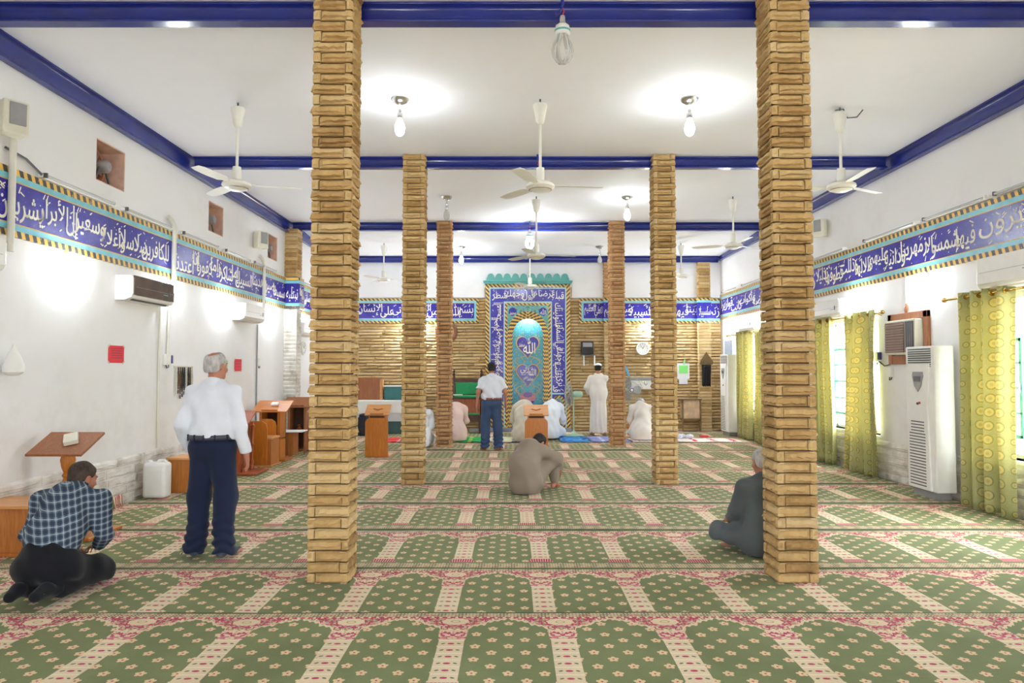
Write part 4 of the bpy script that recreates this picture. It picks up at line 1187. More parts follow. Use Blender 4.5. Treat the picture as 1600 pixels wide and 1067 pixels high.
# ---------------------------------------------------------------- curtains
def curtain_mat():
    t = MT('gold_green_curtain', .55)
    a = t.nt.nodes.new('ShaderNodeAttribute'); a.attribute_name = 'run'; s = NV(t.nt, a.outputs['Fac'])
    z = t.xyz()[2]
    n = t.noise(2.5, 3)
    base = t.ramp(n, [(.3, srgb(166, 172, 116)), (.7, srgb(196, 196, 140))])
    px = .135; pz = .15
    row = (s / px).floor(); 
    big = row.mod(2.0)
    qx = ((s / px).fract() - .5) * px; qz = ((z / pz).fract() - .5) * pz
    d = (qx * qx + qz * qz).sqrt()
    R = big * .018 + .03
    ringm = d.between(0.0, 1.0) * d.lt(R) * d.gt(R * .38)
    gold = srgb(226, 210, 134)
    c = t.mix(ringm * .75, base, gold)
    c = t.mix((d - R).abs().lt(.006), c, srgb(138, 146, 88))
    dots = t.voronoi(60, t.vec(s, z, 0.0)); c = t.mix(dots.lt(.25) * .5, c, gold)
    t.color(c); t.b.inputs['Sheen Weight'].default_value = .25
    tl = t.nt.nodes.new('ShaderNodeBsdfTranslucent'); mx = t.nt.nodes.new('ShaderNodeMixShader'); mx.inputs[0].default_value = .36
    warm = t.mix(.5, c, (.92, .76, .42))
    t.nt.links.new(warm, tl.inputs[0])
    t.nt.links.new(t.b.outputs[0], mx.inputs[1]); t.nt.links.new(tl.outputs[0], mx.inputs[2]); t.nt.links.new(mx.outputs[0], t.nt.nodes['Material Output'].inputs[0])
    return t.m
M['curtain'] = curtain_mat()
def curtain(ya, yb, x, z0, z1, label, folds, amp=.068, gather=1.0, seed=1, flare=0):
    """hangs at x from ya to yb; folds = number of pleats"""
    L = yb - ya; r_ = random.Random(seed)
    r = thing('curtain', label, 'curtain', (x, ya, 0), 0, 'green and gold window curtains')
    nu = int(folds * 14); nz = 26; vs = []; run = []
    ph = r_.uniform(0, 1)
    for j in range(nz + 1):
        t = j / nz; z = z1 + (z0 - z1) * t
        px = py = None; acc = 0
        for i in range(nu + 1):
            u = i / nu
            k = 1 - .10 * math.sin(PI * t) * gather + flare * t * t
            y = L * (.5 + (u - .5) * k) + .010 * math.sin(u * folds * 2 * PI * .5 + 5 * t + seed)
            a = amp * (1 - .25 * t) * math.sin(u * folds * 2 * PI + ph * 6 + .5 * math.sin(3 * t + seed) + .4 * math.sin(u * 9 + t * 2))
            a += .018 * math.sin(u * 31 + 4 * t) * t
            xx = a - flare * .6 * t
            if px is not None: acc += math.hypot(xx - px, y - py)
            px, py = xx, y
            vs.append((xx, y, z + (.012 * math.sin(u * 17 + seed) if j == nz else 0))); run.append(acc + .05)
    W = nu + 1
    fs = [(j * W + i, j * W + i + 1, (j + 1) * W + i + 1, (j + 1) * W + i) for j in range(nz) for i in range(nu)]
    m = MB(); m.add(vs, fs)
    me = bpy.data.meshes.new('cloth'); me.from_pydata(vs, [], fs); me.materials.append(M['curtain'])
    at_ = me.attributes.new('run', 'FLOAT', 'POINT'); at_.data.foreach_set('value', run)
    me.polygons.foreach_set('use_smooth', [True] * len(fs))
    o = bpy.data.objects.new('cloth', me); COL.objects.link(o); o.parent = r
    s = o.modifiers.new('thickness', 'SOLIDIFY'); s.thickness = .004
    for k in range(int(folds * 2)):
        y = L * (k + .5) / (folds * 2)
        g = MB(); R = Matrix.Rotation(PI / 2, 3, 'X')
        g.lathe([(.020, -.006), (.034, -.006), (.034, .006), (.020, .006), (.020, -.006)], (0, y, z1 - .05), 18, R, cap=False); g.build('grommet', 'brass', r, smooth=True)
    return r
def rod(ya, yb, x, z, label):
    r = thing('curtain_rod', label, 'curtain rod', (x, ya, z), 0, 'brass curtain rods')
    MB().cyl((0, 0, 0), (0, yb - ya, 0), .014, n=14).build('pole', 'brass', r, smooth=True)
    for y, s in ((0, -1), (yb - ya, 1)):
        R = Matrix.Rotation(-s * PI / 2, 3, 'X')
        MB().lathe([(.014, 0), (.02, .01), (.016, .02), (.03, .04), (.026, .06), (.008, .075), (.002, .077)], (0, y, 0), 16, R).build('finial', 'brass', r, smooth=True)
    for y in (.25, yb - ya - .25): MB().tube([(0, y, 0), (.08, y, -.0), (XR - x, y, -.02)], .009).build('bracket', 'brass', r)
CXX = XR - .15
rod(5.0, 8.22, CXX, 2.43, 'brass curtain rod over the nearest window')
curtain(7.18, 8.02, CXX, .035, 2.48, 'gold and green curtain nearest the camera, right of the floor-standing air conditioner', 4, seed=3, flare=.04)
curtain(5.0, 5.7, CXX, .035, 2.48, 'green and gold curtain on the camera side of the nearest window', 4, seed=4)
rod(9.7, 12.25, CXX, 2.40, 'brass curtain rod over the second window')
curtain(9.86, 10.75, CXX, .035, 2.45, 'green and gold curtain of the second window, left of the window air conditioner', 4, seed=5, flare=.03)
curtain(11.15, 11.9, CXX, .035, 2.45, 'gold curtain just right of the column with the leaning man', 3, seed=6)
rod(13.9, 16.6, CXX, 2.40, 'brass curtain rod over the third window')
curtain(14.0, 14.72, CXX, .035, 2.45, 'narrow green curtain just left of the column with the leaning man', 4, seed=7, flare=.04)
curtain(15.05, 15.95, CXX, .035, 2.45, 'green curtain beside the far floor-standing air conditioner', 4, seed=8)
tag(MB().bx(XR - .03, XR, 16.75, 17.25, 1.85, 2.3).build('wall_panel', plain('blue_grey_panel', srgb(150, 160, 176), .5), bevel=.004), 'blue-grey panel on the wall above the far floor air conditioner', 'panel')

# ---------------------------------------------------------------- small things on the walls
def paper(loc, w, h, rz, mat, label, lines=0):
    r = thing('paper_notice', label, 'paper', loc, rz)
    MB().bx(-w / 2, w / 2, -.004, -.001, -h / 2, h / 2).build('sheet', mat, r)
    for sx in (-1, 1):
        for sz in (-1, 1): MB().box((sx * w * .47, -.005, sz * h * .47), (.05, .001, .018), Matrix.Rotation(sx * sz * .7, 3, 'Y')).build('tape', M['tape'], r)
    if lines:
        m = MB(); q = random.Random(3)
        for k in range(lines): m.bx(-w * .36 + q.uniform(0, .1) * w, w * .36, -.0052, -.0042, h * .34 - k * h * .68 / lines - .004, h * .34 - k * h * .68 / lines + .003)
        m.build('printed_lines', plain('red_print', srgb(150, 28, 36), .6), r)
    return r
M['red_paper'] = plain('red_paper', srgb(222, 40, 58), .6, 0, .06); M['green_paper'] = plain('green_paper', srgb(150, 206, 104), .6, 0, .06)
M['tape'] = plain('yellowed_tape', srgb(206, 200, 176), .4); M['white_paper'] = plain('white_paper', srgb(236, 238, 244), .6, 0, .02); M['lime_paper'] = plain('lime_paper', srgb(140, 232, 130), .6, 0, .05)
paper((XL, 7.93, 1.75), .31, .215, PI / 2, 'red_paper', 'red notice taped to the wall below the brown-fronted air conditioner', 5) if False else None
def lp(px0, py0, px1, py1, mat, label, lines=0):
    a = onwall(px0, py0, XL); b = onwall(px1, py1, XL); z1 = EYE + (576 - py0) * (a.y + b.y) / 2 / FPX; z0 = EYE + (576 - py1) * (a.y + b.y) / 2 / FPX
    return paper((XL, (a.y + b.y) / 2, (z0 + z1) / 2), b.y - a.y, z1 - z0, PI / 2, mat, label, lines)
lp(169, 540, 193, 567, 'red_paper', 'larger red notice taped to the wall below the brown-fronted air conditioner', 5)
lp(344, 563, 355, 582, 'green_paper', 'green notice on the wall beside the standing man\'s head')
lp(366, 561, 377, 580, 'red_paper', 'smaller red notice on the wall right of the green notice', 3)
def socket_box(loc, rz, label, blue=True):
    r = thing('socket_box', label, 'switch box', loc, rz)
    MB().bx(-.06, .06, -.05, 0, -.07, .07).build('box', 'white_plastic', r, bevel=.006)
    if blue: MB().bx(.06, .10, -.06, -.01, -.05, .06).build('plug', plain('blue_plug', srgb(64, 66, 120), .4), r, bevel=.008)
    MB().tube([(-.02, -.02, -.07), (-.01, -.03, -.11), (.03, -.03, -.10), (.05, -.02, -.05)], .008).build('lead', 'dark_grey', r)
socket_box((XL, 9.06, 1.72), PI / 2, 'white socket box with blue plug at the end of the crooked duct')
socket_box((XL, 12.35, 1.72), PI / 2, 'dark plug box on the thin pipe right of the smaller red notice', False)
socket_box((XR, 10.05, 1.78), -PI / 2, 'white socket box with blue plug beside the second window\'s curtain')
socket_box((XR, 9.72, 1.55), -PI / 2, 'white switch box low between the curtain and the floor air conditioner', False)
conduit([(XR - .02, 10.0, 1.70), (XR - .03, 9.85, 1.64), (XR - .03, 9.7, 1.66), (XR - .03, 9.62, 1.78)], .009, 'black lead looping between socket box and wood-framed air conditioner', 'black')
# prayer beads hanging from pegs
r = thing('bead_rack', 'dark strands of prayer beads hanging on the wall left of the standing man', 'prayer beads', (XL, 9.55, 1.62), PI / 2)
MB().bx(-.26, .26, -.015, 0, -.02, .02).build('rail', 'ivory_plastic', r)
q = random.Random(5); bm_ = {'black': MB(), 'brown': MB(), 'green': MB(), 'pale': MB()}
for k in range(9):
    x = -.23 + k * .057; mt = q.choice(['black', 'black', 'brown', 'green', 'pale']); L = q.uniform(.30, .46); w = q.uniform(.012, .02)
    s = MB(); n = int(L / .016)
    for side in (-1, 1):
        for j in range(n): s.sphere((x + side * w * math.sin(PI * (j + .5) / n) + q.uniform(-.003, .003), -.025, -.01 - j * .016), .0095, 7, 5)
    s.tube([(x, -.025, -L), (x, -.025, -L - .05)], .01, 6)
    if mt not in M: M[mt] = plain(mt + '_beads', {'brown': srgb(96, 66, 44), 'green': srgb(66, 96, 74), 'pale': srgb(206, 206, 196)}[mt], .3)
    s.build('bead_strand', mt, r, smooth=True); MB().cyl((x, 0, 0), (x, -.04, .005), .004, n=8).build('peg', 'chrome', r)
# plastic bag at left edge
r = MB().lathe([(.01, .0), (.03, -.05), (.07, -.12), (.10, -.2), (.095, -.25), (.05, -.28), (.01, -.285)], (0, 0, 0), 16); o = r.build('plastic_bag', 'white_plastic', smooth=True); o.location = (XL + .09, 6.18, 1.82); o.scale = (.8, 1, 1)
tag(o, 'white plastic bag hung on the wall at the left edge of the photo', 'bag')
# wall clocks
def clock(loc, rz, label, R=.17):
    r = thing('wall_clock', label, 'clock', loc, rz)
    Q = Matrix.Rotation(PI / 2, 3, 'X')
    MB().lathe([(R, 0), (R, .03), (R - .012, .042), (R - .028, .036), (R - .03, .025), (0, .025)], (0, 0, 0), 36, Q, cap=False).build('case', 'white_plastic', r, smooth=True)
    m = MB()
    for k in range(12): a = k * PI / 6; m.box((math.sin(a) * R * .7, -.027, math.cos(a) * R * .7), (.008, .003, .025), Matrix.Rotation(a, 3, 'Y'))
    m.build('hour_marks', 'dark_grey', r)
    MB().box((.02, -.03, .03), (.01, .003, .09), Matrix.Rotation(.6, 3, 'Y')).build('hand', 'black', r); MB().box((-.03, -.032, .035), (.007, .003, .12), Matrix.Rotation(-.7, 3, 'Y')).build('hand', 'black', r)
clock((3.36, YB - .03, 2.12), 0, 'round white clock on the stone back wall')
clock((XL, 15.0, 2.05), PI / 2, 'round white clock on the left-hand wall past the white brick pier', .15)
# round wooden plaque behind the slender column
c = at(697, 519, YB); Q = Matrix.Rotation(PI / 2, 3, 'X')
r = thing('wall_plaque', 'round brown wooden plaque half hidden behind the slender far column', 'plaque', (c.x, YB - .02, c.z))
MB().lathe([(.30, 0), (.30, .02), (.27, .04), (.22, .035), (.2, .025)], (0, 0, 0), 40, Q).build('rim', wood('plaque_wood', srgb(132, 82, 52), srgb(108, 62, 38)), r, smooth=True)
MB().lathe([(.2, .0), (.2, .03)], (0, 0, 0), 36, Q).build('disc', plain('plaque_face', srgb(186, 140, 96), .5), r)
# black case on white brackets
c = at(918, 543, YB - .2)
r = thing('wall_receiver', 'black sloping case on white bracket arms on the stone wall', 'case', (c.x, YB, c.z))
MB().prism([(-.02, -.17), (-.26, -.17), (-.20, .16), (-.02, .16)], (-.155, 0, 0), (0, 1, 0), (0, 0, 1), (.31, 0, 0)).build('body', 'black', r, bevel=.012)
MB().box((0, -.226, .07), (.24, .01, .11), Matrix.Rotation(-.18, 3, 'X')).build('label_plate', 'grey', r)
MB().bx(-.17, .19, -.28, 0, -.20, -.18).build('shelf', 'dark_grey', r)
for s in (-.10, .17): MB().tube([(s, -.02, -.19), (s, -.24, -.19), (s, -.25, -.22), (s, -.25, -.46)], .018).build('bracket_arm', 'white_paint', r)
# white wall cabinet with grey top
r = thing('wall_box', 'white shallow wall box with grey top and hook, below the round clock', 'wall box', (at(1003, 606, YB).x, YB - .02, 1.08))
MB().bx(-.34, .30, -.16, 0, 0, .22).build('body', 'white_paint', r, bevel=.006); MB().bx(-.36, .32, -.18, 0, .22, .30).build('top', 'grey', r, bevel=.006)
MB().tube([(.02, -.165, .20), (.02, -.19, .15), (.06, -.19, .10), (.10, -.175, .14)], .008).build('hook', 'dark_grey', r); MB().bx(-.02, .06, -.17, -.16, .16, .23).build('hasp', 'chrome', r)
MB().bx(-.2, -.05, -.166, -.159, .12, .125).build('slot', 'dark_grey', r)
o = MB().prism([(0, 0), (.05, .0), (-.03, .25), (-.10, .29), (-.09, .26)], (2.98, YB - .06, 1.40), (1, 0, 0), (0, 0, 1), (0, .03, 0)).build('blue_brush', plain('sky_blue', srgb(96, 176, 226), .5), bevel=.004); tag(o, 'small sky blue brush standing on the grey-topped wall box', 'brush')
# papers pinned on the back wall
r = thing('pinned_papers', 'white sheets and a lime green note pinned to the stone back wall', 'papers', (at(1067, 585, YB).x, YB - .03, at(1067, 585, YB).z))
MB().bx(-.16, .16, -.006, -.002, -.12, .29).build('large_sheet', 'white_paper', r); MB().bx(-.11, .11, -.009, -.006, -.25, -.08).build('lower_sheet', 'white_paper', r)
MB().bx(-.11, .12, -.010, -.007, .03, .23).build('green_note', 'lime_paper', r); MB().box((.03, -.011, .32), (.035, .004, .14), Matrix.Rotation(.3, 3, 'Y')).build('green_tab', 'lime_paper', r)
# black cloth hung under a woven fan
c = at(1103, 577, YB - .15)
r = thing('hanging_cloth', 'black cloth hanging under a brown woven triangle on the corner pier', 'hanging', (c.x, YB - .17, c.z))
MB().prism([(-.17, .12), (-.14, .22), (0, .44), (.17, .20), (.15, .12), (0, .16)], (0, -.01, 0), (1, 0, 0), (0, 0, 1), (0, -.03, 0)).build('woven_fan', plain('brown_straw', srgb(108, 88, 60), .9, 0, .3, 30, .1, .5), r)
m = MB(); n = 12; vs = []
for j in range(9):
    for i in range(n + 1): vs.append((-.11 + .22 * i / n, -.025 + .012 * math.sin(i * 1.9 + j * .4), .12 - .55 * j / 8 + (.015 * math.sin(i * 2.2) if j == 8 else 0)))
m.add(vs, [(j * (n + 1) + i, j * (n + 1) + i + 1, (j + 1) * (n + 1) + i + 1, (j + 1) * (n + 1) + i) for j in range(8) for i in range(n)])
o = m.build('cloth', plain('black_cloth', srgb(26, 28, 26), .95, 0, .2, 20), r, smooth=True); s = o.modifiers.new('thickness', 'SOLIDIFY'); s.thickness = .01
# ---------------------------------------------------------------- furniture
WO = wood('orange_lectern_wood', srgb(196, 122, 40), srgb(176, 102, 26)); WL = wood('light_maple', srgb(222, 164, 104), srgb(204, 142, 84), axis='x')
WR = wood('red_oak', srgb(176, 92, 50), srgb(150, 72, 36)); WB = wood('brown_veneer', srgb(164, 104, 64), srgb(140, 84, 48)); WD2 = wood('dark_walnut', srgb(92, 54, 38), srgb(70, 40, 28))
WC = wood('box_wood', srgb(188, 120, 56), srgb(168, 100, 42)); WIN = plain('dark_inside', srgb(70, 46, 30), .8)
def lectern(loc, label, sc=1.0):
    r = thing('lectern', label, 'lectern', loc, 0, 'free-standing reading lecterns')
    w = .205; h = .70; c = .09
    P = [(-w, 0), (w, 0), (w, h - c)] + [(w - c + c * math.sin(a), h - c + c * (1 - math.cos(PI / 2 - a)) ** 1 if False else h - c + c * math.cos(a)) for a in np.linspace(PI / 2, 0, 8)][1:] + [(-w + c - c * math.sin(a), h - c + c * math.cos(a)) for a in np.linspace(0, PI / 2, 8)]
    MB().prism(P, (0, 0, 0), (1, 0, 0), (0, 0, 1), (0, .022, 0)).build('front_panel', WO, r, bevel=.003)
    MB().bx(-.21, .23, .02, .34, 0, .02).build('base_board', WL, r, bevel=.003)
    for s in (-1, 1): MB().bx(*sorted((s * .13, s * .15)), .022, .30, .02, .76).build('side_panel', WO, r, bevel=.003)
    MB().bx(-.13, .13, .022, .04, .70, .755).build('neck', WIN, r)
    MB().bx(-.13, .13, .022, .29, .40, .415).build('shelf', WO, r)
    R = Matrix.Rotation(.62, 3, 'X'); b = MB(); b.box((0, .13, .835), (.44, .30, .022), R); b.build('book_board', WL, r, bevel=.004)
    b = MB(); b.box(R @ Vector((0, -.135, .025)) + Vector((0, .13, .835)), (.24, .022, .03), R); b.build('book_ledge', WL, r, bevel=.003)
    b = MB(); b.box(R @ Vector((-.035, 0, .018)) + Vector((0, .13, .835)), (.10, .02, .014), R @ Matrix.Rotation(-.45, 3, 'Z')); b.box(R @ Vector((.035, 0, .018)) + Vector((0, .13, .835)), (.10, .02, .014), R @ Matrix.Rotation(.45, 3, 'Z')); b.build('carved_motif', WO, r, bevel=.003)
    return r
p = floor_pt(838, 717); lectern((p.x, p.y, .018), 'orange wooden lectern behind the crouching man, in line with the niche')
p = floor_pt(588, 716); lectern((p.x, p.y, .018), 'orange wooden lectern just left of the middle column, before the white desk')

# lectern with turned post by the left wall
p = Vector((-4.20, 6.5, .018))
r = thing('reading_stand', 'reading stand with sloping brown top on a turned post, behind the man in plaid', 'reading stand', p)
MB().bx(-.26, .34, -.2, .34, 0, .035).build('foot_board', WO, r, bevel=.01)
R = Matrix.Rotation(.45, 3, 'X') @ Matrix.Rotation(0, 3, 'Z')
MB().prism([(-.35, -.17), (.10, -.17), (.29, .17), (-.15, .17)] if False else [(-.30, -.20), (.22, -.20), (.22, .20), (-.30, .20)], (0.02, 0, .86), (1, 0, 0), R @ Vector((0, 1, 0)), R @ Vector((0, 0, .024))).build('sloping_top', WB, r, bevel=.004)
MB().lathe([(.07, .035), (.075, .06), (.045, .09), (.04, .16), (.055, .22), (.04, .28), (.03, .34), (.05, .42), (.055, .50), (.035, .55), (.05, .575), (.035, .60), (.055, .66), (.065, .72), (.055, .77), (.07, .80), (.07, .855)], (0, 0, 0), 24).build('turned_post', WO, r, smooth=True)
m = MB(); 
for s in (-1, 1): m.add([R @ Vector((0, -.05, .028)) + Vector((0.02, 0, .86)), R @ Vector((s * .10, -.06, .035)) + Vector((0.02, 0, .86)), R @ Vector((s * .08, .07, .035)) + Vector((0.02, 0, .86)), R @ Vector((0, .08, .028)) + Vector((.02, 0, .86))], [(0, 1, 2, 3) if s > 0 else (3, 2, 1, 0)])
o = MB(); o.box(R @ Vector((.0, .03, .05)) + p + Vector((.02, 0, .86)), (.12, .17, .045), R @ Matrix.Rotation(.5, 3, 'Z')); o = o.build('small_book', 'ivory_plastic', bevel=.006); tag(o, 'small pale open book lying on the turned-post reading stand', 'book')
r = thing('wooden_box_bench', 'low wooden box bench in the bottom left corner beside the man in plaid', 'bench', (-4.36, 6.02, .018))
MB().bx(-.2, .30, -.2, .24, .03, .40).build('body', WC, r, bevel=.004); MB().bx(-.22, .32, -.22, .26, .40, .425).build('lid', WL, r, bevel=.004); MB().bx(-.21, .31, -.21, .25, 0, .03).build('plinth', WC, r)
# white jerrycan
p = floor_pt(239, 782); r = thing('jerrycan', 'white plastic jerrycan standing by the whitewashed stones', 'jerrycan', (p.x, p.y + .09, .022))
b = MB(); b.bx(-.14, .14, -.10, .10, 0, .43); o = b.build('body', plain('milky_plastic', srgb(228, 228, 224), .4, 0, .03), r, bevel=.045, seg=5)
for f in o.data.polygons: f.use_smooth = True
MB().cyl((-.09, 0, .42), (-.09, 0, .455), .028, n=18).build('cap', 'white_plastic', r, bevel=.004)
MB().tube([(.0, 0, .425), (.02, 0, .455), (.09, 0, .455), (.115, 0, .42)], .016).build('handle', 'white_plastic', r, smooth=True)
# wooden box behind the standing man
r = thing('wooden_cabinet', 'low wooden cabinet between the jerrycan and the standing man', 'cabinet', (-4.18, 8.95, .018)); MB().bx(-.22, .42, -.16, .22, 0, .42).build('body', WC, r, bevel=.004); MB().bx(-.24, .44, -.18, .24, .42, .445).build('top', WL, r, bevel=.004)
# carved lectern (red) with spindles
p = floor_pt(388, 745); r = thing('carved_lectern', 'reddish carved lectern with turned side spindles, right of the standing man', 'lectern', (p.x - .25, p.y + .1, .02))
MB().bx(-.30, .36, -.12, .45, 0, .03).build('base_board', WR, r, bevel=.006); MB().bx(-.22, .10, .0, .34, .03, .76).build('cabinet', WR, r, bevel=.006)
for yy in (.02, .32): MB().lathe([(.028, .03), (.03, .08), (.018, .10), (.034, .14), (.016, .2), (.022, .3), (.02, .38), (.03, .42), (.016, .44), (.026, .55), (.018, .66), (.034, .70), (.018, .73), (.028, .76)], (.14, yy, 0), 16).build('spindle', WR, r, smooth=True)
R = Matrix.Rotation(-.0, 3, 'Z') @ Matrix.Rotation(.5, 3, 'X'); MB().box((-.04, .14, .84), (.50, .36, .022), R).build('sloping_top', WR, r, bevel=.004)
tag(MB().box((p.x - .31, p.y + .26, .925), (.14, .10, .03), R).build('white_book', 'white_paper', bevel=.004), 'small white book on the reddish carved lectern', 'book')
# rounded cabinet lectern
p = floor_pt(404, 731); r = thing('panel_seat', 'tall wooden seat with rounded side panel beside the carved lectern', 'seat', (p.x, p.y, .018))
P = [(-.15, 0), (.13, 0), (.13, .62), (.11, .69), (.05, .735), (-.15, .735)]
MB().prism(P, (0, 0, 0), (1, 0, 0), (0, 0, 1), (0, .025, 0)).build('side_panel', WO, r, bevel=.003); MB().prism(P, (0, .42, 0), (1, 0, 0), (0, 0, 1), (0, .025, 0)).build('side_panel', WO, r, bevel=.003)
MB().bx(-.14, .19, .025, .42, 0, .43).build('seat_box', WC, r, bevel=.004); MB().bx(-.14, .20, .025, .42, .43, .47).build('seat_top', WL, r, bevel=.015); MB().bx(-.15, .21, -.01, .46, -.0, .02).build('base_board', WL, r)
# tall shelf lectern with orange sloping top
def shelf_lectern(px, py, label, hw, H, wt, wb, cloth=None):
    p = floor_pt(px, py); r = thing('shelf_lectern', label, 'lectern', (p.x - hw, p.y, .026), 0)
    MB().bx(-hw, hw + .12, -.08, .36, 0, .03).build('base_board', wb, r, bevel=.004)
    for s in (-1, 1): MB().bx(s * hw - .022 if s < 0 else hw - .05, -hw + .022 if s < 0 else hw, .0, .30, .03, H).build('side_panel', wb, r, bevel=.003)
    MB().bx(-hw, hw, .28, .30, .03, H).build('back_panel', WIN, r); MB().bx(-hw, hw, .0, .29, H * .42, H * .42 + .02).build('shelf', wb, r)
    R = Matrix.Rotation(.42, 3, 'X'); MB().box((0, .13, H + .06), (hw * 2 + .26, .42, .024), R).build('sloping_top', wt, r, bevel=.004); MB().box(R @ Vector((0, -.19, .025)) + Vector((0, .13, H + .06)), (hw * 1.6, .02, .03), R).build('book_ledge', wt, r)
    return r, R
WT = wood('orange_top', srgb(214, 140, 72), srgb(194, 116, 52), axis='x')
r1, R = shelf_lectern(437, 722, 'tall shelf lectern with bright orange sloping top, behind the rounded seat', .17, .86, WT, WO)
o = MB().box(R @ Vector((.03, .02, .04)) + r1.location + Vector((0, .13, .92)), (.12, .09, .035), R).build('tissue_pack', 'white_paper', bevel=.008); tag(o, 'small white packet on the bright orange lectern top', 'packet')
r2, R = shelf_lectern(478, 706, 'farther shelf lectern with dull brown sloping top, next to the white pier', .17, .86, WB, WB)
tag(MB().lathe([(.03, 0), (.045, .03), (.02, .06), (.035, .09), (.01, .11)], (r2.location.x, r2.location.y + .12, r2.location.z + .385), 14).build('copper_pot', plain('copper', srgb(206, 120, 66), .3, .6), smooth=True), 'little copper pot on the shelf of the dull brown lectern', 'pot')
p = floor_pt(452, 713); r = thing('low_bench', 'low brown bench with white cloth between the two shelf lecterns', 'bench', (p.x, p.y, .018))
MB().bx(-.21, -.02, 0, .3, 0, .42).build('end_box', WB, r, bevel=.003); MB().bx(-.02, .07, 0, .3, 0, .42).build('end_panel', WC, r, bevel=.003)
MB().bx(-.24, .24, -.04, .32, .42, .44).build('white_cloth', 'white_paper', r, bevel=.006); MB().bx(.20, .22, .2, .3, 0, .42).build('leg', WB, r)
p = floor_pt(490, 702); r = thing('far_box', 'small reddish wooden chest behind the dull brown lectern', 'chest', (p.x, p.y + .1, .026)); MB().bx(-.16, .22, 0, .4, 0, .44).build('body', WR, r, bevel=.004); MB().bx(-.17, .23, -.01, .41, .44, .465).build('lid', WR, r, bevel=.004)

# white desk, board and screen against the stone wall
r = thing('white_desk', 'white desk with teal plinth along the stone back wall', 'desk', (-3.34, 16.65, .02))
MB().bx(-.75, .95, 0, .6, .30, .50).build('lower_front', plain('pale_grey', srgb(206, 210, 214), .5, 0, .03), r, bevel=.004); MB().bx(-.78, .98, -.02, .62, .50, .80).build('upper_front', 'white_plastic', r, bevel=.006); MB().bx(-.70, .90, .04, .55, 0.0, .30).build('plinth', plain('dark_teal', srgb(58, 96, 96), .5), r)
r = thing('wooden_board', 'upright brown wooden board standing on the white desk', 'board', (-3.62, 17.22, .822)); MB().bx(-.32, .30, -.03, .03, 0, .56).build('panel', WB, r, bevel=.006); MB().bx(.30, .37, -.03, .12, 0, .5).build('side', WL, r, bevel=.004)
r = thing('teal_screen', 'dark teal box with white top edge on the white desk', 'box', (-2.93, 17.12, .822)); MB().bx(-.26, .42, -.03, .3, 0, .33).build('body', plain('teal_box', srgb(44, 104, 104), .45), r, bevel=.006); MB().bx(-.28, .44, -.05, .32, .33, .355).build('top_edge', 'white_plastic', r)
c = floor_pt(566, 682); o = MB().box((0, 0, .22), (.22, .2, .44)).sphere((0.02, 0, .46), (.13, .11, .06), 12, 8).build('dark_bag', plain('dark_cloth', srgb(44, 46, 56), .9, 0, .2, 12), bevel=.03, seg=3); o.location = (c.x, c.y + .1, .02); tag(o, 'dark cloth bag on the carpet left of the orange lectern', 'bag')
# bench (minbar) with green cushions
r = thing('minbar_seat', 'dark wooden pulpit seat with green cushions behind the man in jeans', 'pulpit', (-1.02, 16.95, .018))
GC = plain('green_cushion', srgb(34, 138, 84), .8, 0, .1, 10)
for x in (-.47, .24): 
    MB().bx(x - .035, x + .035, .48, .55, 0, 1.42).build('post', WD2, r, bevel=.004)
    MB().lathe([(.03, 1.42), (.045, 1.45), (.02, 1.48), (.04, 1.52), (.01, 1.57)], (x, .515, 0), 14).build('finial', WD2, r, smooth=True)
    MB().bx(x - .035, x + .035, -.2, -.13, 0, .44).build('leg', WD2, r, bevel=.004)
MB().bx(-.47, .24, .49, .54, 1.24, 1.32).build('top_rail', WD2, r, bevel=.004); MB().bx(-.42, .20, .47, .53, .92, 1.23).build('back_cushion', GC, r, bevel=.03, seg=3)
MB().bx(-.44, .22, .12, .50, .82, .86).build('seat_frame', WD2, r, bevel=.004); MB().bx(-.42, .21, .08, .48, .86, .91).build('seat_cushion', GC, r, bevel=.02, seg=3)
sl = MB(); sl.bx(-.44, .22, .14, .17, .47, .82); sl.build('slatted_front', wood('orange_slats', srgb(182, 100, 54), srgb(136, 66, 34), 6), r)
for x in np.arange(-.42, .8, .06): pass
MB().bx(-.44, .22, -.2, .16, .40, .45).build('step_frame', WD2, r, bevel=.004); MB().bx(-.42, .21, -.19, .13, .45, .475).build('step_cover', GC, r, bevel=.01); MB().bx(-.44, .22, -.19, -.15, .30, .40).build('step_rail', WD2, r)
tag(MB().box((-1.36, 17.18, .945), (.22, .16, .03), Matrix.Rotation(.3, 3, 'Z')).build('open_book', 'ivory_plastic', bevel=.005), 'cream book lying on the green seat of the pulpit', 'book')
for k, (x, y, w) in enumerate(((-1.25, 17.0, .28), (-.95, 17.05, .24))):
    tag(MB().bx(x - w / 2, x + w / 2, y - .12, y + .12, .02, .09 + .03 * k).build('folded_cloth', 'grey', bevel=.02), ['grey folded cloth under the left part of the pulpit step', 'grey folded cloth under the right part of the pulpit step'][k], 'cloth')
# side table by the corner pier
p = floor_pt(1080, 675); r = thing('side_table', 'small old side table with beige panels in front of the corner pier', 'side table', (p.x, p.y, .01))
WS = wood('old_grey_wood', srgb(146, 116, 76), srgb(118, 92, 58))
for x in (-.2, .24):
    for y in (0, .30): MB().bx(x - .02, x + .02, y, y + .04, 0, .80).build('leg', WS, r, bevel=.004)
MB().bx(-.26, .28, -.03, .36, .80, .825).build('top', WS, r, bevel=.004)
pn = plain('veined_beige', srgb(206, 180, 150), .4, 0, .3, 5); MB().bx(-.18, .22, .01, .03, .33, .80).build('front_panel', pn, r); MB().bx(-.21, -.19, .02, .32, .33, .80).build('side_panel', pn, r); MB().bx(-.2, .24, .0, .33, .29, .33).build('rail', WS, r)
